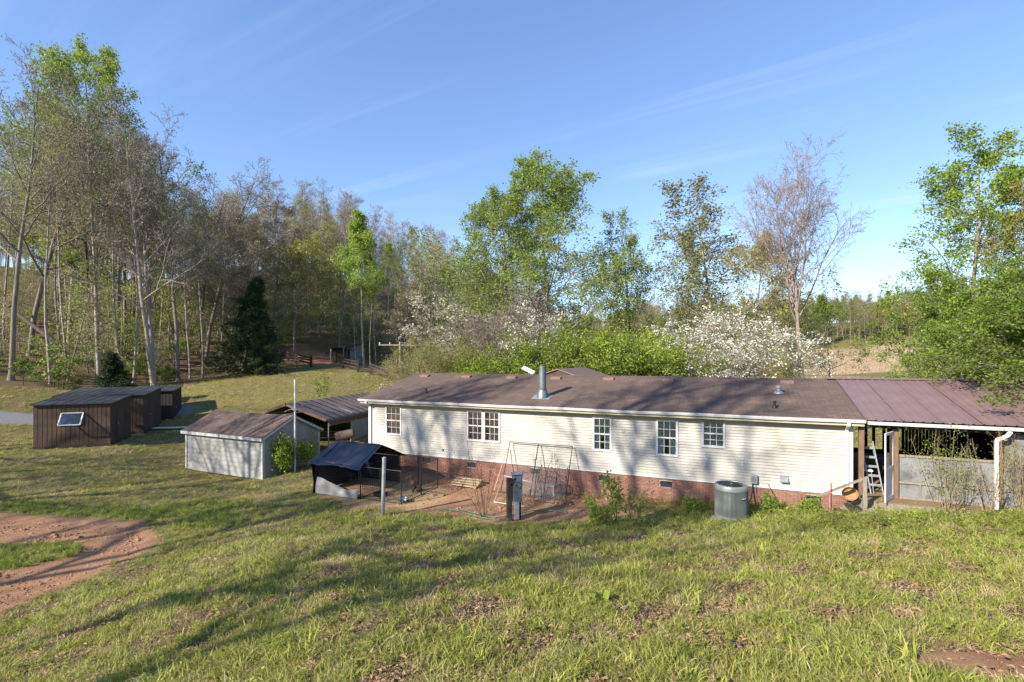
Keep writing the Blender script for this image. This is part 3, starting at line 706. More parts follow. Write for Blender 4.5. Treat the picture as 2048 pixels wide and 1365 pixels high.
# steps and hand rail
st = MB()
for k in range(3):
    st.box(18.35+k*.27, 18.68+k*.27, -1.35, -.38, .30+k*.19, .345+k*.19)
steps = MB().beam((18.3, -1.37, .12), (19.5, -1.37, .84), .04, .24).beam((18.3, -.37, .12), (19.5, -.37, .84), .04, .24).build('steps', 'wood_grey', Pp)
for k in range(3): MB().box(18.35+k*.29, 18.70+k*.29, -1.42, -.36, .30+k*.19, .345+k*.19).build('tread', 'wood_dark', steps, bevel=.004)
for u, zt, zb_ in ((18.50, 1.10, .2), (19.34, 1.62, .3)): MB().box(u-.05, u+.05, -.95, -.85, zb_, zt).build('rail_post', 'wood_grey', Pp, bevel=.005)
MB().beam((18.2, -.9, 1.0), (19.42, -.9, 1.68), .10, .045).build('hand_rail', 'wood_grey', Pp)
MB().box(19.4, 20.4, -1.4, -.36, ZD-.30, ZD-.26).box(19.4, 20.4, -1.42, -1.38, ZD-.55, ZD-.26).build('landing', 'wood_grey', Pp)

# ------------------------------------------------------------------ things on and round the porch
def at_h(u, v, z): x, y = hw(u, v); return (x, y, z)
B = thing('wicker_basket', at_h(19.05, -.55, ZD+.02), 'round tan wicker basket tipped beside the porch steps', 'basket', -TH)
b = MB().lathe([(.10, -.09), (.20, -.07), (.25, .0), (.255, .09), (.24, .095), (.235, .01), (.19, -.05), (.08, -.07)], 24)
bo = b.build('bowl', 'rattan', B, smooth=True); bo.rotation_euler = (math.radians(62), math.radians(-18), 0); bo.location = (0, 0, .16); bo.scale = (.8, .8, .8)
ro_ = MB().tube([(.25*math.cos(k/20*2*PI), .25*math.sin(k/20*2*PI), .093) for k in range(21)], .014, 6).build('rim', 'rattan', bo)
Lw = thing('folding_ladder', at_h(19.86, .55, ZD), 'folded aluminium step ladder leaning inside the porch doorway', 'ladder', -TH)
for dx in (0, .32): MB().beam((dx-.05, 0, 0), (dx-.28, .22, 1.62), .03, .06).build('side_rail', 'galv', Lw)
for k in range(5): MB().beam((-.05-.046*k-.03, .04+.044*k, .28+k*.28), (.27-.046*k-.03, .04+.044*k, .28+k*.28), .03, .07).build('rung', 'galv', Lw)
for dx in (-.02, .30): MB().beam((dx+.02, .1, 0), (dx-.26, .30, 1.55), .025, .03).build('rear_leg', 'galv', Lw)
Tb = thing('metal_stool', at_h(19.72, .75, ZD), 'small grey metal stool standing by the porch doorway', 'stool', -TH)
MB().box(-.16, .16, -.16, .16, .68, .73).build('seat', 'gutter_white', Tb, bevel=.01)
for i in (-1, 1):
    for j in (-1, 1): MB().tube([(i*.12, j*.12, .68), (i*.17, j*.17, 0)], .014, 8).build('leg', 'galv', Tb)
Rs = MB().tube([(0, 0, 0), (.03, .01, 1.0)], .016, 8).build('red_stake', 'red_paint'); Rs.location = at_h(18.48, -1.0, .2)
Rs.location.z = gz(Rs.location.x, Rs.location.y)-.05
tag(Rs, 'thin red stake standing at the foot of the porch steps', 'stake')

# ------------------------------------------------------------------ air conditioner
ax, ay = 6.59, 14.62; az = gz(ax, ay)-.02
A_ = thing('air_conditioner', (ax, ay, az), 'round grey green air conditioner unit in tall grass before the house', 'air conditioner', .3)
ah = 1.34-az
MB().box(-.5, .5, -.5, .5, -.2, -.02).build('pad', 'concrete', A_, bevel=.01)
MB().lathe([(.455, -.03), (.47, .0), (.47, .14), (.43, .15), (.43, ah-.16), (.47, ah-.15), (.475, ah-.04), (.45, ah-.005), (.40, ah), (.385, ah-.03), (.37, ah-.09), (.0, ah-.09)], 48).build('cabinet', 'ac_green', A_, smooth=True)
fin = MB().box(-.006, .006, -.465, -.43, .14, ah-.15).mesh('fin', 'ac_green')
for k in range(84):
    o = link('fin', fin, A_); o.rotation_euler = (0, 0, k/84*2*PI)
gr = MB()
for r in np.arange(.06, .39, .045): gr.tube([(r*math.cos(k/28*2*PI), r*math.sin(k/28*2*PI), ah-.02+.025*(1-(r/.39)**2)) for k in range(29)], .005, 4)
for k in range(8): gr.tube([(r*math.cos(k/8*2*PI), r*math.sin(k/8*2*PI), ah-.017+.025*(1-(r/.39)**2)) for r in (.04, .2, .39)], .006, 4)
gr.build('fan_grille', 'black_metal', A_)
bl = MB()
for k in range(4):
    q = k*PI/2; c_, s_ = math.cos(q), math.sin(q)
    P_ = [(.05, -.05, 0), (.33, -.12, .0), (.35, .1, .05), (.06, .06, .04)]
    bl.add([(x*c_-y*s_, x*s_+y*c_, ah-.08+z_) for x, y, z_ in P_], [(0,1,2,3)])
bl.build('fan', 'black_metal', A_)
bd = MB().box(-.09, .09, -.482, -.474, ah-.36, ah-.30).build('badge', 'ac_green', A_)
lg = MB()
for k, w_ in enumerate((.022, .016, .018, .014, .018)):
    lg.box(-.055+k*.024, -.055+k*.024+w_, -.4855, -.482, ah-.345, ah-.32)
lg.build('badge_mark', 'white_paint', bd)

# ------------------------------------------------------------------ meter pedestal
mx_, my_ = .12, 16.0; mz = gz(mx_, my_)
Mt = thing('electric_meter_post', (mx_, my_, mz-.05), 'dark wooden post carrying a grey electric meter box in the front yard', 'meter post', .25)
MB().box(-.30, -.13, -.08, .09, -.3, 1.40).build('post', 'wood_dark', Mt, bevel=.008)
bx_ = MB().prism([(-.10, .62), (-.12, 1.30), (-.10, 1.52), (.14, 1.52), (.14, .62)], 'x', -.10, .20).build('meter_box', 'meter_grey', Mt, bevel=.01)
MB().lathe([(.085, 0), (.085, .06), (.07, .09), (.03, .105)], 20).build('meter_dial', 'glass', bx_, smooth=True)
md = bx_.children[0]; md.rotation_euler = (PI/2, 0, 0); md.location = (.05, -.115, 1.2)
MB().prism([(-.13, 1.50), (-.15, 1.53), (.16, 1.56), (.16, 1.51)], 'x', -.12, .22).build('hood', 'meter_grey', bx_)
MB().prism([(-.10, .05), (-.10, .80), (-.06, .95), (.04, .95), (.04, .05)], 'x', -.07, .10).build('breaker_box', 'galv', Mt, bevel=.008)
MB().tube([(.16, .02, .62), (.16, .02, -.2)], .028, 10).build('conduit', 'black_metal', Mt)
MB().tube([(-.21, -.1, 1.2), (-.15, -.14, 1.34), (-.02, -.1, 1.4)], .03, 8).build('cable_loop', 'black_metal', Mt)
# plain steel pipe
pi_ = MB().tube([(-.03, 0, -.2), (.03, 0, 1.93)], .062, 14).build('steel_pipe', 'galv', smooth=True); pi_.location = (-4.23, 16.0, gz(-4.23, 16.0))
tag(pi_, 'upright grey steel pipe at the lawn edge in front of the dog kennel', 'pipe')
MB().lathe([(.068, 1.90), (.068, 1.94), (.03, 1.96)], 14, (.03, 0)).build('pipe_cap', 'galv', pi_, smooth=True)
# white pole behind the grey shed
wp = MB().tube([(0, 0, -.3), (0, 0, 4.5)], .045, 10).build('white_pole', 'white_paint', smooth=True); wp.location = (-11.15, 25.0, gz(-11.15, 25.0))
tag(wp, 'tall thin white pole standing against the gable of the grey shed', 'pole')
wp.scale.z = (4.02-wp.location.z)/4.5
MB().box(-.10, .10, -.06, .06, 3.0, 3.10).build('clamp', 'galv', wp)

# ------------------------------------------------------------------ dog kennel
kz = -.15
Kn = thing('dog_kennel', (*hw(0, 0), kz), 'black wire dog kennel with a sagging navy tarp roof beside the house', 'kennel', -TH)
kh = 1.24; KA, KB, KC = .95, 3.15, 5.0; KF, KR = -3.55, -1.15
pme = MB().tube([(0, 0, 0), (0, 0, kh)], .022, 8).mesh('post', 'black_metal')
for u, v in ((KA, KF), (KB, KF), (4.06, KF), (KC, KF), (KC, -2.3), (KC, KR), (4.06, KR), (KB, KR), (KA, KR), (KB, -2.3)): link('post', pme, Kn, loc=(u, v, 0))
def wire_panel(a, b, parent):
    (ua, va), (ub, vb) = a, b; L_ = math.hypot(ub-ua, vb-va); m = MB()
    fr = MB()
    for z_ in (.05, kh-.03): fr.tube([(ua, va, z_), (ub, vb, z_)], .016, 6)
    pn = fr.build('panel', 'black_metal', parent)
    def P(s, z_): return (ua+(ub-ua)*s, va+(vb-va)*s, z_)
    k = int(L_/.11)
    for i in range(1, k): m.tube([P(i/k, .05), P(i/k, kh-.03)], .0026, 3, False)
    for i in range(1, 11): m.tube([P(0, .05+i*.108), P(1, .05+i*.108)], .0026, 3, False)
    m.build('wire_mesh', 'black_metal', pn, kind='stuff')
for a, b in (((KA, KF), (KB, KF)), ((KB, KF), (4.06, KF)), ((4.06, KF), (KC, KF)), ((KC, KF), (KC, -2.3)), ((KC, -2.3), (KC, KR)), ((KC, KR), (4.06, KR)), ((4.06, KR), (KB, KR)), ((KB, KR), (KA, KR)), ((KA, KR), (KA, KF)), ((KB, KR), (KB, KF))): wire_panel(a, b, Kn)
rr_ = random.Random(2)
def tarp(s, q):
    u = KA-.22+(KB+.38-KA)*s; v = KF-.25+(KR-KF+.5)*q; vm_ = (KF+KR)/2
    z_ = 1.84-.66*abs(q-.5)*2
    sag = .16*math.sin(PI*s)*(math.sin(PI*min(1, abs(q-.5)*2)))
    rip = .030*math.sin(math.atan2(q+.12, s-.45)*21)*min(1, 2.4*math.hypot(q+.12, s-.45))*abs(q-.5)*1.6
    if q < .05: z_ += -.03*math.sin(s*9)
    u += .12*(1-abs(q-.5)*2)*(1 if s < .5 else -1)*abs(s-.5)*2
    return (u, v, z_-sag+rip)
MB().grid(tarp, 40, 24).build('tarp_roof', 'tarp_blue', Kn, smooth=True)
for v in (KF, KR): MB().tube([(KA, v, kh), (KB+.1, v, kh)], .02, 6).build('eave_bar', 'black_metal', Kn)
MB().tube([(KA+.1, -2.35, 1.84), (KB-.1, -2.35, 1.84)], .02, 6).build('ridge_bar', 'black_metal', Kn)
for u in (KA+.1, KB-.1):
    for v in (KF, KR): MB().tube([(u, v, kh), (u, -2.35, 1.84)], .018, 6).build('rafter_bar', 'black_metal', Kn)
MB().grid(lambda s, q: (KA+.08+(KB-KA-.12)*s, KF-.05-.06*(1-q)-.03*math.sin(s*13+q*4), .02+q*(.62-.30*math.sin(PI*min(1, s*1.15)*.5)**1.0+.05*math.sin(s*7))), 26, 10).build('grey_tarp', 'tarp_grey', Kn, smooth=True)
MB().grid(lambda s, q: (KA-.10+.05*math.sin(q*5), KF-.1+.5*s, kh*q-.02*math.sin(s*9)), 10, 8).build('side_tarp', 'tarp_blue', Kn, smooth=True)
bw_ = thing('water_bowl', (*hw(4.86, -3.25), kz), 'shiny steel bowl on the straw at the kennel corner', 'bowl')
MB().lathe([(.13, .0), (.16, .01), (.21, .13), (.225, .135), (.205, .125), (.15, .03), (0, .03)], 24).build('bowl', 'bowl_steel', bw_, smooth=True)
MB().box(KA+.03, KB-.03, KR-.03, KR-.02, .03, kh-.05).build('rear_tarp', 'tarp_blue', Kn)
MB().box(KA+.03, KA+.04, KF+.05, KR-.05, .03, kh-.05).build('side_tarp', 'tarp_blue', Kn)
tr_ = MB().lathe([(.20, 0), (.26, .01), (.28, .14), (.265, .14), (.245, .03), (0, .03)], 4).build('feed_pan', 'black_metal'); tr_.location = (*hw(3.55, -2.9), kz)
tag(tr_, 'shallow black feed pan on the straw under the tarp edge', 'pan')
# ------------------------------------------------------------------ dog
def make_dog():
    D = thing('dog', (*hw(4.55, -2.05), kz), 'dark brindle dog sitting on the straw inside the kennel', 'dog', math.radians(205))
    # facing +x
    P = dict(pelvis=(-.16,0,.17), belly=(-.05,0,.27), chest=(.08,0,.39), neck=(.14,0,.52), head=(.19,0,.62), brow=(.25,0,.625), muz=(.33,0,.585), nose=(.375,0,.57),
        tail=(-.30,0,.06), tail2=(-.42,.08,.045))
    rad = dict(pelvis=.105, belly=.105, chest=.11, neck=.072, head=.078, brow=.062, muz=.038, nose=.026, tail=.026, tail2=.012)
    E_ = [('pelvis','belly'),('belly','chest'),('chest','neck'),('neck','head'),('head','brow'),('brow','muz'),('muz','nose'),('pelvis','tail'),('tail','tail2')]
    for s, q in (('a', 1), ('b', -1)):
        P['sh'+s] = (.10, q*.075, .33); P['el'+s] = (.07, q*.085, .21); P['wr'+s] = (.10, q*.085, .08); P['pw'+s] = (.15, q*.088, .022)
        P['hp'+s] = (-.13, q*.10, .19); P['kn'+s] = (.02, q*.135, .16); P['hk'+s] = (-.12, q*.135, .045); P['ft'+s] = (.04, q*.14, .022)
        for k, r in (('sh', .06), ('el', .04), ('wr', .028), ('pw', .034), ('hp', .085), ('kn', .055), ('hk', .028), ('ft', .032)): rad[k+s] = r
        E_ += [('chest','sh'+s),('sh'+s,'el'+s),('el'+s,'wr'+s),('wr'+s,'pw'+s),('pelvis','hp'+s),('hp'+s,'kn'+s),('kn'+s,'hk'+s),('hk'+s,'ft'+s)]
    ks = list(P); me = bpy.data.meshes.new('body'); me.from_pydata([P[k] for k in ks], [(ks.index(a), ks.index(b)) for a, b in E_], [])
    o = link('body', me, D); me.materials.append(MATS['dog_fur'])
    md = o.modifiers.new('skin', 'SKIN'); sv = me.skin_vertices[0].data
    for i, k in enumerate(ks): sv[i].radius = (rad[k], rad[k]); sv[i].use_root = (k == 'pelvis')
    s = o.modifiers.new('sub', 'SUBSURF'); s.levels = 2; s.render_levels = 2
    for q in (1, -1):
        MB().add([(.17, q*.045, .675), (.21, q*.075, .66), (.15, q*.085, .60), (.16, q*.06, .745), (.14, q*.05, .66)], [(0,1,3),(1,2,3),(2,4,3),(4,0,3),(0,4,2,1)]).build('ear', 'dog_fur', D)
        MB().lathe([(.002, -.012), (.011, -.006), (.011, .006), (.002, .012)], 8).build('eye', 'black_metal', D).location = (.285, q*.036, .635)
    MB().lathe([(.004, -.02), (.02, -.008), (.018, .012), (.004, .02)], 10).build('nose', 'black_metal', D).location = (.395, 0, .575)
    MB().lathe([(.082, -.012), (.086, 0), (.082, .012)], 16).build('collar', 'red_paint', D).location = (.145, 0, .515)
    D.scale = (1.02,)*3
make_dog()

# ------------------------------------------------------------------ chain link gates leaning on the wall
def leaning_panel(name, u0, u1, h, vfoot, vtop, label, mat='black_metal', diag=True, r=.02, cell=.06, z0=None):
    wx, wy = hw((u0+u1)/2, vfoot); z0 = gz(wx, wy) if z0 is None else z0
    T = thing(name, (*hw(0, 0), z0), label, 'gate', -TH)
    def P(s, t): return (u0+(u1-u0)*s, vfoot+(vtop-vfoot)*t, h*t*(1-.0))
    f = MB().tube([P(0, 0), P(0, 1), P(1, 1), P(1, 0)], r, 8).tube([P(0, .02), P(1, .02)], r, 8).tube([P(.47, 0), P(.47, 1)], r, 8)
    f.build('frame', mat, T, smooth=False)
    m = MB(); L_ = u1-u0; n = int((L_+h)/cell)
    for i in range(1, n):
        c = i*cell
        for sg in (1, -1):
            a0, b0 = (max(0, c-h), min(c, h)), (min(c, L_), max(0, c-L_))
            pa, pb = (a0[0], a0[1]), (b0[0], b0[1])
            if sg < 0: pa, pb = (L_-pa[0], pa[1]), (L_-pb[0], pb[1])
            m.tube([P(pa[0]/L_, pa[1]/h), P(pb[0]/L_, pb[1]/h)], .0022, 3, False)
    m.build('chain_link', 'galv', T, kind='stuff')
    return T
leaning_panel('fence_gate', 7.62, 10.25, 1.84, -.75, .16, 'large chain link gate with a dark frame leaning against the brick skirt')
T2 = leaning_panel('fence_gate', 8.35, 9.75, 1.40, -1.0, -.42, 'smaller chain link gate leaning askew in front of the large dark one', 'frame_dark')
T2.rotation_euler = (0, math.radians(4), -TH)
T3 = leaning_panel('wire_frame', 9.15, 9.95, 1.05, -1.15, -.8, 'low grey wire frame propped up nearest the meter post', 'frame_dark', cell=.1)
T4 = thing('trellis_frame', (*hw(7.9, -1.9), gz(*hw(7.9, -1.9))), 'thin pale pipe frame lying tilted before the leaning gates', 'frame', -TH)
MB().tube([(0, 0, .02), (.05, .75, .82), (1.25, .7, .70), (1.22, -.05, .02), (0, 0, .02)], .014, 6).build('pipe_loop', 'galv', T4)
MB().tube([(.6, -.02, .02), (.65, .72, .76)], .01, 6).build('cross_bar', 'galv', T4)
T5 = thing('wooden_pole', (*hw(7.35, -.75), gz(*hw(7.35, -.75))), 'thin orange brown wooden pole leaning on the brick skirt beside the gates', 'pole', -TH)
MB().tube([(0, 0, .04), (.16, .92, 1.55)], .018, 8).build('shaft', 'plank_pale', T5)
MB().box(-.18, .18, -.03, .0, .0, .04).build('foot_block', 'wood_brown', T5)
T6 = thing('metal_bench', (*hw(9.55, -.55), gz(*hw(9.55, -.55))), 'small grey metal bench standing behind the leaning wire frames', 'bench', -TH)
MB().box(-.25, .25, -.15, .15, .42, .46).build('seat', 'galv', T6)
for i in (-1, 1):
    for j in (-1, 1): MB().box(i*.22-.02, i*.22+.02, j*.12-.02, j*.12+.02, 0, .42).build('leg', 'galv', T6)
# plank and step under the window
st_ = thing('wooden_hatch', (*hw(5.85, -.25), gz(*hw(5.85, -.25))), 'pale weathered wooden crawl space hatch lying against the brick skirt', 'hatch', -TH)
for k in range(4): MB().box(-.62, .62, -.36+k*.17, -.205+k*.17, .02+k*.055, .05+k*.055).build('plank', 'plank_pale', st_)
MB().box(-.58, -.52, -.36, .3, -.06, .02).box(.52, .58, -.36, .3, -.06, .02).build('batten', 'plank_pale', st_)
# hose
rr = random.Random(9); pts = []
for k in range(60):
    q = k/59; x = -2.6+4.4*q; y = 16.75-.55*math.sin(q*PI*1.15)+.22*math.sin(q*11); pts.append((x, y, gz(x, y)+.025))
for k in range(40):
    q = k/39; x = 1.8-4.3*q; y = 16.35+.35*math.sin(q*9)+.1; pts.append((x, y, gz(x, y)+.03))
tag(MB().tube(pts, .011, 6).build('garden_hose', 'hose_green', smooth=True), 'green garden hose snaking over the dirt around the meter post', 'hose')

# ------------------------------------------------------------------ grey shed
SY = math.atan2(-2.5, 5.43)
gs = (-17.69, 26.4); gzb = -.86
G = thing('storage_shed', (gs[0], gs[1], gzb), 'grey lap sided storage shed with dark sloping roof and white corner boards', 'shed', SY)
GL, GW, GH = 5.98, 3.57, 2.13; GR = .88
gwall = MB().box(.03, GL-.03, .05, .10, 0, GH).box(.03, GL-.03, GW-.1, GW-.05, 0, GH)
for u in (.03, GL-.08): gwall.prism([(.1, 0), (GW-.1, 0), (GW-.1, GH), (GW/2, GH+GR-.05), (.1, GH)], 'x', u, u+.05)
gwo = gwall.build('wall', 'siding_grey', G)
nb = 9; eb_ = GH/nb
lapm = MB().add([(0, .03, eb_), (GL-.06, .03, eb_), (0, 0, .0), (GL-.06, 0, 0), (0, .045, 0), (GL-.06, .045, 0)], [(0,2,3,1), (2,4,5,3)]).mesh('siding_board', 'siding_grey')
for i in range(nb): link('siding_board', lapm, gwo, loc=(.03, .006, i*eb_))
for i in range(13):
    z0 = i*eb_; 
    def half(z_): return GW/2-.04 if z_ <= GH else max(.02, (GH+GR-z_)/GR*(GW/2))
    a, b = half(z0), half(z0+eb_)
    if z0+eb_ > GH+GR: break
    MB().add([(-.012, GW/2-b, z0+eb_), (-.012, GW/2+b, z0+eb_), (.012, GW/2-a, z0), (.012, GW/2+a, z0), (-.03, GW/2-a, z0), (-.03, GW/2+a, z0)], [(0,2,3,1), (2,4,5,3)]).build('siding_board', 'siding_grey', gwo).location = (GL, 0, 0)
for u, v in ((0, 0), (GL-.06, 0), (GL-.06, GW-.06)): MB().box(u-.03, u+.09, v-.02, v+.10, -.02, GH-.02).build('corner_board', 'trim_dirty', G)
ov = .16
gr_ = MB()
def rfz(v): return GH+GR*(1-abs(v-GW/2)/(GW/2))
for s in (0, 1):
    ve = -ov if s == 0 else GW+ov; vr = GW/2; t_ = .05
    ze = rfz(0)-ov*GR/(GW/2)
    sag = -.0
    V = []
    nseg = 8
    for i in range(nseg+1):
        u = -ov+(GL+2*ov)*i/nseg; sg = -.07*math.sin(PI*i/nseg)
        V += [(u, ve, ze+.03), (u, vr, rfz(vr)+.03+sg), (u, ve, ze-t_+.03), (u, vr, rfz(vr)-t_+.03+sg)]
    F = []
    for i in range(nseg):
        a = i*4; b = a+4
        F += [(a, b, b+1, a+1), (a+2, a+3, b+3, b+2), (a, a+2, b+2, b)]
    F += [(0, 1, 3, 2), (nseg*4, nseg*4+2, nseg*4+3, nseg*4+1)]
    gr_.add(V, F)
groof = gr_.build('roof', 'shingle', G)
MB().box(-ov, GL+ov, -ov-.03, -ov-.002, rfz(0)-.2, rfz(0)-.05).build('fascia', 'trim_dirty', groof)
for v0, v1 in ((-ov, GW/2), (GW+ov, GW/2)):
    ze = rfz(0)-ov*GR/(GW/2)
    MB().beam((GL+ov-.015, v0, ze-.07), (GL+ov-.015, v1, GH+GR-.06), .03, .13).build('rake_board', 'trim_dirty', groof)
MB().box(.1, GL-.1, .15, GW-.15, -.25, 0).build('skid_base', 'wood_dark', G)

# ------------------------------------------------------------------ carport
ca = math.atan2(.98, .193)-PI/2      # its ridge runs along local y
Cp = thing('metal_carport', (-13.35, 28.9, gz(-13.35, 28.9)-.1), 'open carport with ribbed brown metal roof between the grey shed and house', 'carport', ca)
cz0 = Cp.location.z; cpk = 2.44-cz0; cev = 1.52-cz0; cw, cl = 2.72, 9.6
fr = MB()
for y in (.1, 3.2, 6.4, 9.4):
    for s in (-1, 1):
        fr.tube([(s*(cw-.08), y, 0), (s*(cw-.08), y, cev-.1), (s*(cw-.35), y, cev+.12), (0, y, cpk-.08)], .03, 6)
fr.build('frame', 'galv', Cp)
crf = MB().tube([(0, 0, cpk-.04), (0, cl, cpk-.04)], .03, 6).build('roof', 'galv', Cp)
def carport_sheet():
    prof = [(-cw-.03, cev-.16), (-cw+.02, cev-.03), (-cw+.14, cev+.06), (-.02, cpk), (.02, cpk), (cw-.14, cev+.06), (cw-.02, cev-.03), (cw+.03, cev-.16)]
    ys = []
    for i in range(4): ys += [(i*.2, .022), (i*.2+.03, .022), (i*.2+.05, 0), (i*.2+.18, 0)]
    ys.append((.8, 0)); n = len(ys)
    V = [(x, y, z+dz) for x, z in prof for y, dz in ys]
    F = [(i*n+j, i*n+j+1, (i+1)*n+j+1, (i+1)*n+j) for i in range(len(prof)-1) for j in range(n-1)]
    return MB().add(V, F).mesh('roof_sheet', 'tin_brown')
cs = carport_sheet()
for k in range(12): link('roof_sheet', cs, crf, loc=(0, -.12+k*.815, .003*(k % 2)))
for s in (-1, 1): MB().beam((s*.02, -.13, cpk-.06), (s*(cw-.1), -.13, cev+.0), .02, .14).build('gable_trim', 'wood_brown', Cp)
MB().box(cw-.10, cw-.06, .2, 9.4, cev-.38, cev-.16).build('side_beam', 'wood_brown', Cp)
wb = MB().box(cw-.09, cw-.07, 2.6, 9.4, 0, cev-.39).build('side_wall', 'siding_grey', Cp)
for i in range(9):
    z0 = i*.2
    if z0+.2 > cev-.39: break
    MB().add([(cw-.066, 2.6, z0+.2), (cw-.066, 9.4, z0+.2), (cw-.045, 2.6, z0), (cw-.045, 9.4, z0), (cw-.068, 2.6, z0), (cw-.068, 9.4, z0)], [(0,1,3,2), (2,3,5,4)]).build('siding_board', 'siding_grey', wb)
MB().box(-cw+.07, -cw+.10, .2, 9.4, 0, cev-.2).build('side_wall', 'wood_dark', Cp)
MB().box(-cw+.1, cw-.1, 9.35, 9.4, 0, cev-.1).build('rear_wall', 'wood_dark', Cp)
# the things stored at its side
sx, sy = gx(690, 25.4), 25.4; sg = gz(sx, sy)
So = thing('rolled_carpet', (sx, sy, sg), 'tan padded roll propped on crossed boards at the carport side', 'roll', .25)
ro2 = MB().lathe([(.05, -.50), (.20, -.47), (.22, -.2), (.215, .25), (.18, .46), (.05, .50)], 16).build('roll', 'cushion', So, smooth=True)
ro2.rotation_euler = (PI/2*.86, 0, PI/2-.25); ro2.location = (0, 0, 1.45); ro2.scale = (.8, 1.1, 1)
for a, b in (((-.3, 0, 0), (.0, .1, 1.3)), ((.35, .1, 0), (.05, .0, 1.35)), ((.3, -.1, 0), (.42, .05, 1.2))): MB().beam(a, b, .09, .04).build('board', 'wood_brown', So)
for i, (px, d_, h_, mt, lb, cat) in enumerate((
    (665, 26.4, .9, 'hose_blue', 'dark blue barrel standing in the shade at the carport edge', 'barrel'),
    (708, 24.4, .55, 'rattan', 'rusty orange bucket half hidden beside the house corner', 'bucket'))):
    x = gx(px, d_); o = MB().lathe([(.18, 0), (.22, .02), (.24, h_*.5), (.22, h_-.02), (.2, h_), (.17, h_-.05)], 18).build(cat, mt, smooth=True)
    o.location = (x, d_, gz(x, d_)); tag(o, lb, cat)

# ------------------------------------------------------------------ brown sheds
def brown_shed(loc, rz_, L_, W_, h_front, h_back, label, window=False, doors=1, mat='brown_board'):
    S = thing('wooden_shed', loc, label, 'shed', rz_, 'dark wooden sheds by the driveway')
    wl = MB().box(.0, L_, .02, .06, 0, h_front).box(0, L_, W_-.06, W_-.02, 0, h_back)
    for u in (0, L_-.04): wl.prism([(.06, 0), (W_-.06, 0), (W_-.06, h_back), (.06, h_front)], 'x', u, u+.04)
    wo = wl.build('wall', mat, S)
    n = int(L_/.2); bw2 = L_/n
    bm_ = MB().box(.012, bw2-.012, 0, .018, 0, h_front-.02).mesh('board', mat)
    for i in range(n): link('board', bm_, wo, loc=(i*bw2, 0, 0))
    n2 = int(W_/.2); b2 = W_/n2
    for i in range(n2):
        v = i*b2; hh = h_front+(h_back-h_front)*min(1, (v+b2/2)/W_)-.06
        MB().box(L_, L_+.018, v+.012, v+b2-.012, 0, hh).build('board', mat, wo)
    MB().box(-.02, L_+.02, -.015, .03, -.08, .06).box(L_-.02, L_+.03, .03, W_, -.08, .06).build('sill_beam', 'wood_dark', S)
    o_ = .12
    rs = MB().add([(-o_, -o_, h_front+.0), (L_+o_, -o_, h_front), (L_+o_, W_+o_, h_back), (-o_, W_+o_, h_back), (-o_, -o_, h_front+.06), (L_+o_, -o_, h_front+.06), (L_+o_, W_+o_, h_back+.06), (-o_, W_+o_, h_back+.06)],
        [(0,3,2,1), (4,5,6,7), (0,1,5,4), (1,2,6,5), (2,3,7,6), (3,0,4,7)]).build('roof', 'tin_dark', S)
    k = int((L_+.2)/.45)
    sm_ = MB().beam((0, -o_, h_front+.066), (0, W_+o_, h_back+.066), .035, .02).mesh('roof_seam', 'tin_dark')
    for i in range(k): link('roof_seam', sm_, rs, loc=(-.05+i*.45, 0, 0))
    MB().box(L_+.019, L_+.04, W_*.28, W_*.28+.85, .08, min(1.95, h_front-.25)).build('door', mat, S)
    d_ = S.children[-1]
    MB().box(L_+.041, L_+.07, W_*.28+.08, W_*.28+.13, 1.0, 1.12).build('handle', 'galv', d_)
    for i in range(4): MB().box(.3+i*(L_-.8)/3, .6+i*(L_-.8)/3, .05, .35, -.45, -.08).build('block', 'concrete', S)
    if window:
        x0, x1, zt, zb2 = L_*.36, L_*.36+.98, 1.86, 1.22
        wn = MB().box(x0-.02, x1+.02, -.02, 0, zb2-.1, zt+.02).build('window', 'dark_vent', S)
        q = .42
        def P(u, t): return (x0+(x1-x0)*u, -.03-q*t, zt-(zt-zb2+.02)*t*.95)
        for a, b in (((0, 0), (1, 0)), ((0, 1), (1, 1)), ((0, 0), (0, 1)), ((1, 0), (1, 1))): MB().beam(P(*a), P(*b), .06, .05).build('sash', 'white_paint', wn)
        MB().add([P(.02, .02), P(.98, .02), P(.98, .98), P(.02, .98)], [(0,1,2,3)]).build('pane', 'glass', wn)
    return S
b0 = (-26.33, 26.75); b1 = (-23.1, 28.0); ba = math.atan2(b1[1]-b0[1], b1[0]-b0[0]); bl_ = math.hypot(b1[0]-b0[0], b1[1]-b0[1])
brown_shed((b0[0], b0[1], .2), ba, bl_, 3.1, 2.33, 2.62, 'brown board shed with a propped open white framed window, nearest of the three', True)
brown_shed((-28.7, 30.55, .28), ba, 4.62, 3.6, 2.42, 2.75, 'brown board shed in the middle, half hidden behind the one with the window')
brown_shed((-27.7, 35.8, .33), ba, 2.3, 2.4, 2.35, 2.6, 'small black shed at the far end of the shed row by the driveway', mat='wood_dark')
pk = MB().beam((0, 0, 0), (2.6, .5, .0), .5, .05).build('loose_boards', 'gutter_white'); pk.location = (-24.9, 33.8, gz(-23.5, 34.2)+.1); tag(pk, 'pale bluish sheet lying on the grass beyond the sheds', 'sheet')

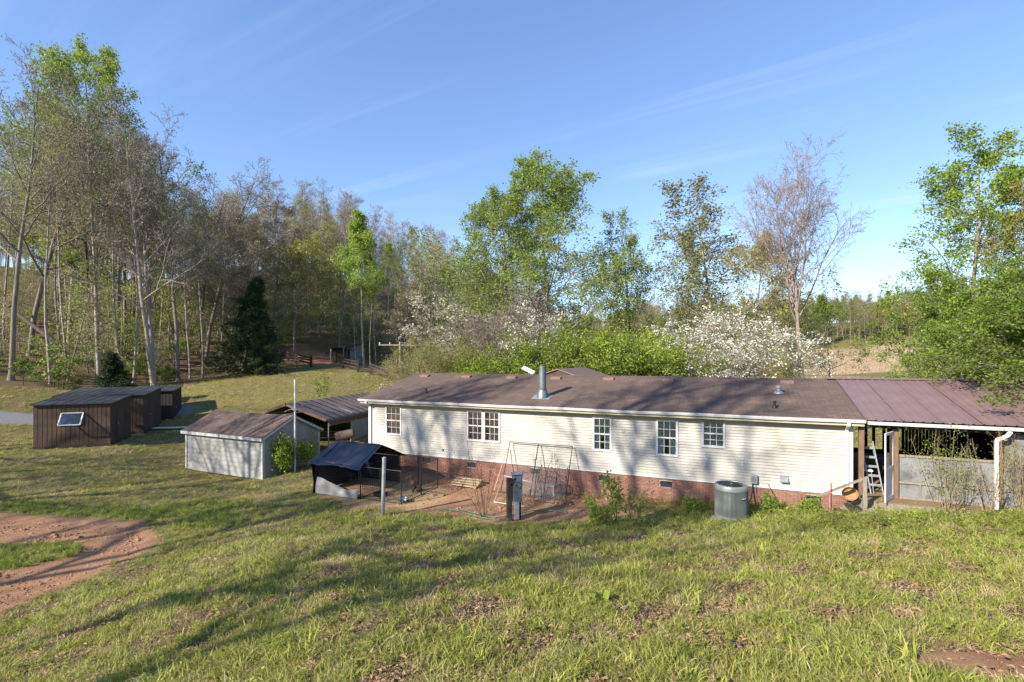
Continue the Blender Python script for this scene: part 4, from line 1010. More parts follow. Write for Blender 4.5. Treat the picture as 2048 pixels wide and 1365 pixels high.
# ------------------------------------------------------------------ far fence, far shed and utility pole
def rail_fence(pts, label, h=1.15):
    x0, y0 = pts[0]; F_ = thing('rail_fence', (x0, y0, gz(x0, y0)), label, 'fence', 0, 'dark rail fences along the back path')
    z0 = F_.location.z
    P = [(x-x0, y-y0, gz(x, y)-z0) for x, y in pts]
    for p in P: MB().box(p[0]-.11, p[0]+.11, p[1]-.11, p[1]+.11, p[2]-.3, p[2]+h+.15).build('post', 'wood_dark', F_)
    for a, b in zip(P[:-1], P[1:]):
        for k in (.45, .8, 1.1): MB().beam((a[0], a[1]-.12, a[2]+k), (b[0], b[1]-.12, b[2]+k), .05, .15).build('rail', 'wood_dark', F_)
rail_fence([(gx(560, 63), 63), (gx(592, 60), 60), (gx(622, 57), 57)], 'dark three rail fence at the woods edge above the lawn')
rail_fence([(gx(686, 56), 56), (gx(716, 53.5), 53.5)], 'short dark rail fence in front of the far grey shed')
rail_fence([(gx(742, 53), 53), (gx(775, 51.5), 51.5)], 'low dark rail fence beside the tall poplar trunks', .7)
fx, fy = gx(665, 62), 62
Fs = thing('lean_to_shed', (fx, fy, gz(fx, fy)-.1), 'small dark lean to shed with pale gable far back at the woods edge', 'shed', -.12)
MB().box(0, 3.9, .0, .05, 0, 1.9).box(0, .06, 0, 3, 0, 2.0).build('wall', 'wood_dark', Fs)
MB().prism([(1.9, 0), (3.95, 0), (3.95, 2.45), (1.9, 2.05)], 'y', -.05, -.01).build('pale_wall', 'screen_panel', Fs)
MB().box(2.0, 2.35, -.07, -.051, 0, 1.8).build('door', 'dark_vent', Fs)
MB().add([(-.3, -.7, 1.95), (1.9, -.7, 2.1), (4.2, -.7, 2.62), (4.2, 3.2, 2.9), (1.9, 3.2, 2.4), (-.3, 3.2, 2.2), (-.3, -.7, 1.87), (1.9, -.7, 2.02), (4.2, -.7, 2.54), (4.2, 3.2, 2.82), (1.9, 3.2, 2.32), (-.3, 3.2, 2.12)],
    [(0,1,4,5), (1,2,3,4), (6,11,10,7), (7,10,9,8), (0,6,7,1), (1,7,8,2), (2,8,9,3), (3,9,10,4), (4,10,11,5), (5,11,6,0)]).build('roof', 'tin_dark', Fs)
for u in (0, 1.7): MB().box(u, u+.12, -.6, -.48, 0, 1.95).build('post', 'wood_grey', Fs)
ux, uy = gx(800, 44), 44
Up = thing('utility_pole', (ux, uy, gz(ux, uy)), 'thin grey pole with a cross arm rising behind the left roof end', 'pole', .1)
uh = gzp(684, 44)-Up.location.z
MB().tube([(0, 0, -.3), (0, 0, uh)], [.11, .09], 10).build('shaft', 'wood_grey', Up)
MB().box(-1.9, 1.9, -.05, .05, uh-.35, uh-.23).build('cross_arm', 'wood_grey', Up)
for u in (-1.8, -.9, .9, 1.8): MB().lathe([(.03, uh-.23), (.05, uh-.15), (.03, uh-.07)], 8, (u, 0)).build('insulator', 'white_paint', Up)
# ------------------------------------------------------------------ tree maker
def unit(a): return a/np.maximum(np.linalg.norm(a, axis=-1, keepdims=True), 1e-9)
def grow(rg, start, d, length, npts, wander, trop):
    n = len(start); P = np.zeros((n, npts, 3)); P[:, 0] = start; D = np.zeros((n, npts, 3)); d = unit(d); D[:, 0] = d
    st = (length/(npts-1))[:, None]
    for i in range(1, npts):
        d = unit(d+rg.normal(0, wander, (n, 3))+np.array([0, 0, trop])); P[:, i] = P[:, i-1]+d*st; D[:, i] = d
    return P, D
def tubes(P, r0, r1, sides):
    n, k, _ = P.shape; t = np.gradient(P, axis=1); t = unit(t)
    ref = np.where(np.abs(t[..., 2:3]) > .9, np.array([1., 0, 0]), np.array([0, 0, 1.]))
    x = unit(np.cross(t, ref)); y = np.cross(t, x)
    s = np.linspace(0, 1, k)[None, :]; r = r0[:, None]+(r1-r0)[:, None]*s
    a = np.arange(sides)/sides*2*PI
    V = P[:, :, None]+r[:, :, None, None]*(x[:, :, None]*np.cos(a)[None, None, :, None]+y[:, :, None]*np.sin(a)[None, None, :, None])
    idx = np.arange(n*k*sides).reshape(n, k, sides); nx = np.roll(idx, -1, 2)
    F = np.stack([idx[:, :-1], nx[:, :-1], nx[:, 1:], idx[:, 1:]], -1).reshape(-1, 4)
    return V.reshape(-1, 3), F
def children(rg, P, D, L, R0_, R1_, n, t0, t1, ang, lenf, jit=.25, radf=.6, profile=None):
    nb, k, _ = P.shape
    t = t0+(t1-t0)*(np.arange(n)[None, :]+rg.uniform(.1, .9, (nb, n)))/n; f = t*(k-1); i = np.clip(f.astype(int), 0, k-2); w = (f-i)[..., None]
    b = np.arange(nb)[:, None]
    pos = P[b, i]*(1-w)+P[b, i+1]*w; tan = unit(D[b, i+1])
    az = np.arange(n)[None, :]*2.4+rg.uniform(0, 6.28, (nb, 1))+rg.normal(0, .4, (nb, n))
    ref = np.where(np.abs(tan[..., 2:3]) > .9, np.array([1., 0, 0]), np.array([0, 0, 1.]))
    x = unit(np.cross(tan, ref)); y = np.cross(tan, x)
    side = x*np.cos(az)[..., None]+y*np.sin(az)[..., None]
    an = (ang[0]+(ang[1]-ang[0])*t if isinstance(ang, tuple) else ang)+rg.normal(0, .12, (nb, n)); an = an[..., None]
    d = tan*np.cos(an)+side*np.sin(an)
    pr = profile(t) if profile else (1-.55*t)
    ln = L[:, None]*lenf*pr*rg.uniform(1-jit, 1+jit, (nb, n))
    rad = (R0_[:, None]+(R1_-R0_)[:, None]*t)*radf
    return pos.reshape(-1, 3), d.reshape(-1, 3), ln.ravel(), rad.ravel()
def leaves(rg, pos, size, flat=.0, aspect=.62, up=.3):
    n = len(pos); nrm = unit(rg.normal(0, 1, (n, 3))*np.array([1, 1, 1-flat])+np.array([0, 0, up+flat*1.5]))
    a = unit(np.cross(nrm, unit(rg.normal(0, 1, (n, 3))))); b = np.cross(nrm, a); s = (size*rg.uniform(.6, 1.35, n))[:, None]
    V = np.stack([pos-a*s, pos-b*s*aspect, pos+a*s, pos+b*s*aspect], 1).reshape(-1, 3)
    return V, np.arange(4*n).reshape(-1, 4), rg.random(n)
def make_tree(seed, Ht, r0, cb, lv, crown_w, leafn, leafsize, spread=.25, trunk_w=.03, flat=0, ang=(1.25, .55), profile=None, stems=1, twig_r=.012, trop=.05, lean=0, leaf_lv=None, up=.3, slant=(.1, .55), limb=.42, tip=.12, bark='bark_grey', leafmat='bud_tan', sides=(9, 5, 4, 3), leaf_t=(.2, 1), aspect=.62):
    """lv: children per branch for each level below the trunk; returns (trunk mesh, crown mesh)"""
    rg = np.random.default_rng(seed)
    if stems == 1: st = np.zeros((1, 3)); d = np.array([[lean, 0, 1.]]); ln = np.array([Ht])
    else:
        q = np.arange(stems)/stems*6.28+rg.uniform(0, 1, stems); st = np.stack([np.cos(q), np.sin(q), 0*q], 1)*.12
        sp_ = rg.uniform(*slant, stems); d = np.stack([np.cos(q)*sp_, np.sin(q)*sp_, np.ones(stems)], 1); ln = Ht*rg.uniform(.75, 1.05, stems)
    P, D = grow(rg, st, d, ln, 14, trunk_w, .02)
    n = len(st); R0_ = np.full(n, r0); R1_ = np.full(n, r0*tip)
    VV, FF, off = [], [], 0
    def put(P, a, b, s):
        nonlocal off
        V, F = tubes(P, a, b, s); VV.append(V); FF.append(F+off); off += len(V)
    # root flare
    Pf = P.copy(); put(Pf, R0_, R1_, sides[0])
    if stems == 1:
        fl = np.array([[[0, 0, -.35], [0, 0, .12], [0, 0, .5]]])+P[:, :1]*0; put(fl+0.0, np.array([r0*1.7]), np.array([r0*.98]), sides[0])
    prof = profile or (lambda t: np.clip(1.15-1.0*t, .18, 1))
    L = np.full(n, crown_w); cur = (P, D, L, R0_, R1_); lpts = []
    for k, m in enumerate(lv):
        P, D, L, A, B = cur
        if k == 0: pos, d, ln, rad = children(rg, P, D, L, A, B, m, cb, .985, ang, 1., .22, limb, prof)
        else: pos, d, ln, rad = children(rg, P, D, L, A, B, m, .22, .97, .75, .52 if k == 1 else .5, .35, .6)
        if flat and k: d = unit(d*np.array([1, 1, 1-.85*flat]))
        rad = np.maximum(rad, twig_r*(1.6 if k == 0 else 1.0)); npts = (8, 6, 4, 3)[k]
        P, D = grow(rg, pos, d, ln, npts, (.10, .13, .16, .2)[k], trop*(1, .8, .6, .4)[k]*(1 if flat == 0 else .2))
        r1 = np.maximum(rad*.3, twig_r*.55); put(P, rad, r1, sides[min(k+1, 3)]); cur = (P, D, ln, rad, r1)
        if leaf_lv is None and k == len(lv)-1 or leaf_lv is not None and k >= leaf_lv: lpts.append((P, ln))
    tm = raw_mesh('trunk', np.concatenate(VV), np.concatenate(FF), mat=bark, smooth=True)
    pts = []
    tot = sum(len(p) for p, _ in lpts)
    for P, ln in lpts:
        c = max(1, int(round(leafn/tot))); nb, k, _ = P.shape
        pick = rg.random((nb, c)) < leafn/tot/c
        t = rg.uniform(*leaf_t, (nb, c)); f = t*(k-1); i = np.clip(f.astype(int), 0, k-2); w = (f-i)[..., None]; b = np.arange(nb)[:, None]
        q = P[b, i]*(1-w)+P[b, i+1]*w+rg.normal(0, spread, (nb, c, 3))*np.array([1, 1, 1-.6*flat])
        pts.append(q[pick])
    pts = np.concatenate(pts); V, F, rv = leaves(rg, pts, leafsize, flat, aspect, up)
    cm = raw_mesh('crown', V, F, rv, leafmat)
    return tm, cm
dome = lambda t: np.clip(np.sin(np.clip((t-.15)/.85, 0, 1)*PI*.86+.45), .25, 1)
KIND = {}
def kind(name, **k):
    pr = make_tree(**k); zs = []
    for m_ in pr:
        a = np.empty(len(m_.vertices)*3, np.float32); m_.vertices.foreach_get('co', a); zs.append(a[2::3].max())
    KIND[name] = (pr, float(max(zs)))
fan = lambda t: np.clip(1.15-.75*t, .3, 1)
kind('hardwood_a', seed=11, Ht=24, r0=.21, cb=.38, lv=(17, 8, 6, 4), crown_w=8.2, leafn=1500, leafsize=.075, ang=(1.2, .55), trop=.03, profile=fan, spread=.2, limb=.6, twig_r=.015, tip=.2)
kind('hardwood_b', seed=12, Ht=25, r0=.19, cb=.48, lv=(15, 8, 6, 4), crown_w=7.4, leafn=1500, leafsize=.075, ang=(1.15, .5), trop=.03, profile=fan, spread=.2, trunk_w=.02, limb=.6, twig_r=.015, tip=.2)
kind('hardwood_c', seed=13, Ht=23, r0=.21, cb=.28, lv=(18, 8, 6, 4), crown_w=9.2, leafn=1500, leafsize=.075, ang=(1.25, .6), trop=.03, profile=fan, spread=.2, trunk_w=.05, limb=.6, twig_r=.015, tip=.2)
kind('forked', seed=14, Ht=23, r0=.20, cb=.30, lv=(15, 8, 6, 4), crown_w=8.0, leafn=1500, leafsize=.07, ang=(1.15, .5), trop=.03, profile=fan, spread=.2, stems=2, trunk_w=.028, slant=(.04, .10), limb=.6, twig_r=.015, tip=.2)
kind('shade_tree', seed=17, Ht=26, r0=.13, cb=.40, lv=(16, 7, 5, 4), crown_w=8.5, leafn=2600, leafsize=.075, ang=(1.15, .5), profile=fan, spread=.25, trop=.03, limb=1.2, tip=.6)
kind('pole_tree', seed=15, Ht=23, r0=.12, cb=.50, lv=(14, 6, 6), crown_w=5.0, leafn=1600, leafsize=.09, ang=(1.2, .6), trop=.03, profile=fan, spread=.35, sides=(7, 4, 3, 3))
kind('wide_bare', seed=16, Ht=15, r0=.32, cb=.62, lv=(13, 11, 9, 5), crown_w=12.0, leafn=1500, leafsize=.06, ang=(.85, .22), profile=lambda t: np.clip(1.25-.45*t, .5, 1), spread=.1, bark='twig_pink', trop=.045, twig_r=.013, limb=.5, tip=.3)
kind('poplar', seed=21, Ht=26, r0=.26, cb=.22, lv=(36, 9, 7), crown_w=11.5, leafn=38000, leafsize=.10, ang=(1.3, .8), profile=lambda t: np.clip(1.3-1.05*t, .16, 1)*np.clip((t-.1)*3, .35, 1), spread=.22, leafmat='leaf_poplar', twig_r=.014, trop=.035, bark='bark_pale', leaf_t=(.3, 1))
kind('poplar_slim', seed=22, Ht=21, r0=.17, cb=.42, lv=(26, 7, 5), crown_w=6.4, leafn=18000, leafsize=.11, ang=(1.35, .6), profile=lambda t: np.clip(1.25-1.15*t, .14, 1)*np.clip((t-.3)*5, .4, 1), spread=.25, leafmat='leaf_poplar', bark='bark_pale', trop=.03)
kind('airy', seed=23, Ht=20, r0=.17, cb=.30, lv=(18, 8, 6, 3), crown_w=7.0, leafn=9000, leafsize=.095, ang=(1.2, .55), trop=.03, profile=fan, spread=.22, leafmat='leaf_sparse', bark='bark_grey')
kind('airy_gold', seed=24, Ht=17, r0=.18, cb=.28, lv=(18, 8, 6, 3), crown_w=7.2, leafn=11000, leafsize=.105, ang=(1.25, .6), trop=.03, profile=dome, spread=.25, leafmat='leaf_gold', bark='bark_grey')
kind('layered', seed=25, Ht=20, r0=.24, cb=.20, lv=(26, 8, 6), crown_w=8.6, leafn=24000, leafsize=.09, ang=(1.25, .6), profile=lambda t: np.clip(1.1-.85*t, .2, 1), spread=.22, leafmat='leaf_beech', bark='bark_pale', trop=.01, leaf_t=(.4, 1), flat=.25)
kind('beech', seed=26, Ht=11, r0=.16, cb=.04, lv=(36, 9, 7), crown_w=5.8, leafn=46000, leafsize=.06, ang=(1.5, .7), profile=lambda t: np.clip(1.15-.9*t, .2, 1), spread=.2, leafmat='leaf_beech', bark='bark_grey', trop=.0, leaf_t=(.2, 1), flat=.35)
kind('overhang', seed=46, Ht=9, r0=.15, cb=.47, lv=(26, 9, 8), crown_w=6.4, leafn=30000, leafsize=.072, ang=(1.5, .9), profile=lambda t: np.clip(1.5-1.1*t, .25, 1), spread=.17, leafmat='leaf_beech', bark='bark_grey', trop=-.01, leaf_t=(.2, 1), flat=.5)
kind('dogwood', seed=27, Ht=7, r0=.09, cb=.18, lv=(20, 8, 6), crown_w=4.6, leafn=5600, leafsize=.06, ang=(1.35, .8), profile=lambda t: np.clip(1.2-.8*t, .3, 1), spread=.13, leafmat='flower_white', bark='bark_grey', trop=.0, flat=.75, stems=2, trunk_w=.06, up=.9, leaf_t=(.35, 1), aspect=.9, twig_r=.008)
kind('bright_shrub', seed=28, Ht=5.6, r0=.07, cb=.1, lv=(16, 7, 6), crown_w=3.4, leafn=24000, leafsize=.055, ang=(1.25, .6), profile=dome, spread=.13, trop=.02, leafmat='leaf_shrub', bark='bark_dark', stems=5, trunk_w=.08, twig_r=.007)
kind('willow_shrub', seed=29, Ht=6.5, r0=.06, cb=.12, lv=(18, 8, 7), crown_w=2.8, leafn=16000, leafsize=.055, ang=(.8, .4), profile=dome, spread=.16, leafmat='leaf_willow', bark='stem_tan', stems=7, trunk_w=.06, twig_r=.006, aspect=.4)
kind('brush', seed=30, Ht=6.5, r0=.05, cb=.12, lv=(16, 8, 6), crown_w=3.0, leafn=5000, leafsize=.05, ang=(.8, .4), profile=dome, spread=.15, leafmat='bud_pink', bark='twig_pink', stems=6, trunk_w=.08, twig_r=.006)
kind('sapling', seed=31, Ht=4.2, r0=.035, cb=.2, lv=(18, 7, 4), crown_w=1.9, leafn=3200, leafsize=.07, ang=(1.3, .7), spread=.14, leafmat='leaf_under', bark='bark_dark', trop=.0, flat=.45, trunk_w=.05, twig_r=.005)
kind('cedar', seed=32, Ht=9.5, r0=.16, cb=.03, lv=(60, 8, 5), crown_w=2.5, leafn=30000, leafsize=.10, ang=(1.45, .6), profile=lambda t: np.clip(1.08-1.0*t, .05, 1), spread=.14, leafmat='leaf_cedar', bark='bark_dark', trop=.02, aspect=.35)
def place(kn, x, y, h=None, rot=None, label='', group=None, name='tree', cat='tree', mat=None, bark=None, wide=1., z=None, sink=.1):
    (tm, cm), Ht = KIND[kn]; s = (h or Ht)/Ht
    T = thing(name, (x, y, (gz(x, y) if z is None else z)-sink), label, cat, rot if rot is not None else (x*7.3+y*3.1) % 6.28, group)
    T.scale = (s*wide, s*wide, s)
    link('trunk', tm, T, mat=bark); link('crown', cm, T, mat=mat)
    return T
def hgt(py, d, x=None, px=None):
    """height of a tree at distance d whose top shows at row py"""
    x = gx(px, d) if x is None else x
    return gzp(py, d)-gz(x, d)+.1
def tree(kn, px, top, d, label, **k):
    x = gx(px, d); return place(kn, x, d, hgt(top, d, x), label=label, **k)
# the wood on the left
GW_ = 'hardwoods at the edge of the hillside wood'
tree('forked', 308, 205, 46, 'grey hardwood forking low into two stems at the wood edge', group=GW_, bark='bark_pale', rot=1.4)
tree('hardwood_a', 357, 235, 49, 'straight grey hardwood just beyond the low forked one', group=GW_, rot=2.2)
tree('hardwood_b', 198, 150, 44, 'pale dark striped trunk rising above the small evergreen bush', group=GW_, mat='bud_green', bark='bark_pale')
tree('hardwood_b', 182, 175, 50, 'thick dark trunk close behind the pale striped one', group=GW_, bark='bark_dark', mat='bud_green')
tree('pole_tree', 101, 210, 41, 'slender pale trunk above the brown sheds', group=GW_, bark='bark_pale', mat='bud_green')
tree('hardwood_a', 138, 160, 57, 'pale straight trunk standing upslope of the slender one', group=GW_, bark='bark_pale', mat='bud_green')
tree('hardwood_c', 412, 300, 58, 'bare spreading hardwood left of the dark cedar', group=GW_, rot=.6)
tree('hardwood_c', 470, 372, 60, 'bare hardwood with long arching limbs above the dark cedar', group=GW_, rot=3.4, mat='bud_green')
tree('poplar', 190, 92, 57, 'tallest fresh green poplar rising above the hillside wood', group='poplars in new leaf', wide=.85, rot=4)
tree('poplar', 118, 190, 66, 'fresh green poplar half hidden behind bare trees on the slope', group='poplars in new leaf', wide=.8, rot=2)
tree('hardwood_a', 22, 45, 40, 'tall bare hardwood cut by the photo edge above the sheds', group=GW_, mat='bud_tan', wide=.9)
tree('hardwood_c', 60, 150, 50, 'grey hardwood with mossy green buds near the photo edge', group=GW_, mat='bud_green')
tree('hardwood_b', 250, 215, 60, 'thin bare hardwood between the thick dark trunk and forked tree', group=GW_)
tree('airy_gold', 640, 470, 78, 'rounded golden budding tree above the far rail fence', group='budding trees', wide=1.1)
tree('airy', 545, 395, 66, 'olive budding tree arching over the far rail fence', group='budding trees', mat='bud_tan', wide=1.2)
tree('airy_gold', 590, 470, 63, 'olive gold tree standing at the wood edge above the three rail fence', group='budding trees', wide=1.15)
tree('airy', 530, 430, 60, 'tan budding tree right behind the dark cedar', group='budding trees', mat='bud_tan', bark='bark_pale', wide=1.35)
tree('airy_gold', 680, 500, 66, 'yellow green tree left of the slim poplar', group='budding trees', mat='leaf_sparse', wide=1.1)
rg = np.random.default_rng(5)
k = 0
while k < 20:
    px = rg.uniform(-40, 640); d = rg.uniform(52, 84); x = gx(px, d)
    if poly_d(np.array([x]), np.array([d]), WOODEDGE)[0] < 1.5: continue
    k += 1
    line = np.interp(px, [-40, 200, 300, 420, 600, 700], [90, 190, 250, 340, 480, 520])
    place(['hardwood_a', 'hardwood_b', 'pole_tree', 'hardwood_c', 'pole_tree', 'hardwood_b'][k % 6], x, d, min(27, max(13, hgt(line+rg.uniform(-10, 110), d, x))), rg.uniform(0, 6),
        'bare grey hardwood deep in the hillside wood among many alike', 'bare trees deep in the hillside wood', mat=['bud_tan', 'bud_green', 'bud_tan', 'leaf_gold', 'bud_green', 'bud_tan'][int(rg.integers(6))], bark=['bark_pale', 'bark_grey', 'bark_grey'][int(rg.integers(3))])
k = 0
while k < 22:
    px = rg.uniform(-20, 560); d = rg.uniform(44, 72); x = gx(px, d)
    if poly_d(np.array([x]), np.array([d]), WOODEDGE)[0] < .8: continue
    k += 1
    line = np.interp(px, [-40, 200, 300, 420, 600, 700], [110, 220, 290, 380, 510, 540])
    place('pole_tree', x, d, min(24, max(12, hgt(line+rg.uniform(0, 120), d, x))), rg.uniform(0, 6), 'slender pale trunk among the crowd of thin trees on the wooded slope', 'slender trunks in the hillside wood',
        mat=['bud_tan', 'bud_green', 'leaf_gold'][k % 3], bark=['bark_pale', 'bark_pale', 'bark_grey'][k % 3])
# evergreens
tree('cedar', 490, 548, 53, 'dark green cedar at the wood edge by the lawn', name='cedar_tree', rot=1, wide=1.35)
tree('cedar', 525, 640, 52, 'smaller dark cedar tucked against the taller one', name='cedar_tree', rot=3, wide=1.3)
tree('cedar', 232, 703, 38, 'low dark evergreen bush behind the brown sheds', name='evergreen_bush', cat='bush', wide=1.7)
# middle distance
tree('poplar_slim', 728, 415, 58, 'slim fresh green poplar in the open beside the far shed', group='poplars in new leaf', rot=.3)
for px, top, d in ((712, 560, 59), (741, 540, 57), (752, 520, 60)):
    tree('pole_tree', px, top, d, {712: 'pale pole trunk just before the slim poplar', 741: 'pale pole trunk close behind the slim poplar', 752: 'outermost pale pole trunk by the low rail fence'}[px], group='pole trunks by the slim poplar', mat='leaf_under', bark='bark_pale')
tree('hardwood_b', 845, 450, 66, 'bare tan tree showing above the flowering tree behind the roof end', mat='bud_tan', bark='twig_pink', group='budding trees')
tree('airy', 800, 560, 60, 'tan budding tree in the gap right of the slim poplar', mat='bud_tan', group='budding trees', wide=1.3)
tree('airy_gold', 900, 520, 68, 'yellow green tree behind the flowering tree left of the big poplar', mat='leaf_sparse', group='budding trees')
tree('dogwood', 885, 580, 44, 'cream flowering tree behind the left roof end', name='flowering_tree', mat='flower_tan', group='dogwoods in flower', wide=.85)
tree('willow_shrub', 880, 655, 38, 'yellow green willowy shrub behind the left roof end', name='shrub', cat='shrub', group='shrubs behind the house', wide=1.1)
tree('willow_shrub', 820, 690, 40, 'lower willowy shrub between the utility pole and the roof', name='shrub', cat='shrub', group='shrubs behind the house')
tree('willow_shrub', 955, 690, 39, 'willowy shrub touching the bright bushes left of the stove pipe', name='shrub', cat='shrub', group='shrubs behind the house')
tree('brush', 985, 590, 42, 'pinkish bare brush under the big poplar', name='brush', cat='shrub', group='bare brush behind the house', wide=1.2)
tree('brush', 1090, 560, 50, 'tall grey pink brush behind the big poplar trunk', name='brush', cat='shrub', group='bare brush behind the house', wide=1.1)
tree('poplar', 1098, 305, 50, 'big fresh green poplar at the middle behind the roof', group='poplars in new leaf', rot=1.0, wide=1.38)
tree('poplar', 1022, 375, 52, 'second big poplar merging into the tallest one behind the roof', group='poplars in new leaf', rot=3.0, wide=1.1)
tree('airy', 1268, 415, 52, 'thin leafy tree with dark trunk right of the big poplar', mat='leaf_poplar', bark='bark_dark', group='budding trees', rot=.5)
tree('airy', 1252, 470, 53, 'slanting thin tree beside the dark trunk', bark='bark_dark', group='budding trees', rot=2.5, wide=.8)
tree('airy', 1365, 440, 55, 'pale yellow green tree between the dark trunk and grey tree', group='budding trees', wide=.85)
tree('airy', 1438, 348, 50, 'tall grey budding tree with pale upper limbs left of the bare tree', mat='bud_green', bark='bark_pale', group='budding trees', rot=.4, wide=1.5)
tree('airy_gold', 1505, 455, 47, 'golden green tree leaning towards the big bare tree', group='budding trees', wide=.85)
tree('wide_bare', 1607, 285, 42, 'big leafless tree with fan of thin branches behind the right roof', bark=None, rot=2.0, wide=.95)
tree('airy_gold', 1660, 585, 62, 'green tree low behind the big leafless trunk', mat='leaf_beech', group='budding trees', wide=1.0)
tree('airy', 1560, 540, 58, 'olive twiggy tree left of the big leafless trunk', mat='bud_green', group='budding trees', wide=1.1)
for px, top, d, lb in ((1065, 628, 38, 'white dogwood right of the stove pipe behind the roof'), (1385, 650, 36, 'white dogwood above the middle of the roof right of the bright bushes'), (1470, 615, 39, 'tallest white dogwood before the grey budding tree'), (1565, 650, 37, 'white dogwood against the big leafless trunk'), (1440, 700, 34, 'low white dogwood just over the roof ridge')):
    tree('dogwood', px, top-22, d, lb, name='dogwood_tree', group='dogwoods in flower', wide=.8)
for px, top, d, lb in ((1010, 690, 36, 'bright green bush left of the stove pipe'), (1100, 655, 40, 'bright green bush behind the stove pipe'), (1170, 660, 36, 'bright green bush over the rear gable'), (1250, 668, 35, 'bright green bush above the long ridge'), (1320, 690, 36, 'bright green bush beside the white dogwoods'), (1310, 660, 43, 'green bush under the thin dark trunk')):
    tree('bright_shrub', px, top-28, d, lb, name='bush', cat='bush', group='bright bushes behind the house', wide=1.15)
tree('willow_shrub', 1215, 645, 43, 'olive willowy shrub rising behind the bright bushes', name='shrub', cat='shrub', group='shrubs behind the house', wide=1.1)
tree('brush', 1290, 640, 46, 'grey brush below the thin dark trunk', name='brush', cat='shrub', group='bare brush behind the house', wide=1.1)
tree('willow_shrub', 1520, 670, 38, 'olive shrub mixed among the white dogwoods', name='shrub', cat='shrub', group='shrubs behind the house')
# right side
tree('layered', 1935, 240, 29, 'tall tree with pale trunk and layered leaf sprays right of the house', rot=.2)
tree('layered', 2070, 310, 26, 'rusty leaved tree cut by the photo edge above the porch', mat='leaf_rust', rot=2.4, wide=.8)
place('overhang', 20.9, 22.6, 9.6, 1.2, 'dense green beech spilling over the porch roof', wide=.8)
tree('beech', 2110, 500, 21.5, 'dense green beech cut by the photo edge beside the porch', rot=3.9, wide=1.1)
place('overhang', 18.9, 17.5, 7.6, 5.3, 'green beech between the other two with sprays over the porch ridge')
tree('beech', 1905, 600, 27, 'dense green tree set behind the porch ridge', rot=5, wide=.8)
place('overhang', 18.0, 15.4, 7.6, 3.9, 'leafy beech at the photo edge with branches lying on the porch roof')
# bare trees up the slope behind the viewer, which throw the shadows on house and lawn
for i, (x, y, h, kn) in enumerate(((-19.6,-7.2,31,'shade_tree'),(-21.6,-3.1,28,'shade_tree'),(-26.6,-.8,27,'shade_tree'),(-30.6,1.5,27,'shade_tree'),(-36,6,22,'hardwood_c'),(-40,14,24,'hardwood_c'),(-33,9,24,'hardwood_c'),(-44,6,24,'hardwood_b'),(-38,19,21,'hardwood_b'))):
    place(kn, x, y, h, label='bare tree outside the view on the slope behind the viewer', group='bare trees behind the viewer', mat='bud_green')

# ------------------------------------------------------------------ scattered growth
def scatter(name, pts, protos, label, cat, idx, scl, rot):
    """one mass of growth: points carrying copies of small clumps"""
    me = bpy.data.meshes.new(name); me.vertices.add(len(pts)); me.vertices.foreach_set('co', np.asarray(pts, np.float32).ravel())
    for nm, ty, dat in (('scl', 'FLOAT', scl), ('idx', 'INT', idx)):
        a = me.attributes.new(nm, ty, 'POINT'); a.data.foreach_set('value', np.asarray(dat, np.float32 if ty == 'FLOAT' else np.int32))
    a = me.attributes.new('rot', 'FLOAT_VECTOR', 'POINT'); a.data.foreach_set('vector', np.asarray(rot, np.float32).ravel())
    o = bpy.data.objects.new(name, me); COL.objects.link(o); o['kind'] = 'stuff'; tag(o, label, cat)
    cl = bpy.data.collections.new(name+'_clumps')
    for j, group in enumerate(protos):
        for i, m in enumerate(group if isinstance(group, (list, tuple)) else [group]):
            p = bpy.data.objects.new('%s_clump_%02d_%d' % (name, j, i), m); cl.objects.link(p)
    ng = bpy.data.node_groups.new(name, 'GeometryNodeTree')
    ng.interface.new_socket('Geometry', in_out='INPUT', socket_type='NodeSocketGeometry'); ng.interface.new_socket('Geometry', in_out='OUTPUT', socket_type='NodeSocketGeometry')
    gi = ng.nodes.new('NodeGroupInput'); go = ng.nodes.new('NodeGroupOutput'); ip = ng.nodes.new('GeometryNodeInstanceOnPoints'); ci = ng.nodes.new('GeometryNodeCollectionInfo')
    ci.inputs['Collection'].default_value = cl; ci.inputs['Separate Children'].default_value = True; ci.inputs['Reset Children'].default_value = True
    def na(nm, ty):
        n = ng.nodes.new('GeometryNodeInputNamedAttribute'); n.data_type = ty; n.inputs['Name'].default_value = nm; return n.outputs['Attribute']
    L_ = ng.links.new
    L_(gi.outputs[0], ip.inputs['Points']); L_(ci.outputs[0], ip.inputs['Instance']); ip.inputs['Pick Instance'].default_value = True
    L_(na('idx', 'INT'), ip.inputs['Instance Index']); L_(na('scl', 'FLOAT'), ip.inputs['Scale']); L_(na('rot', 'FLOAT_VECTOR'), ip.inputs['Rotation'])
    L_(ip.outputs[0], go.inputs[0])
    o.modifiers.new('scatter', 'NODES').node_group = ng
    return o
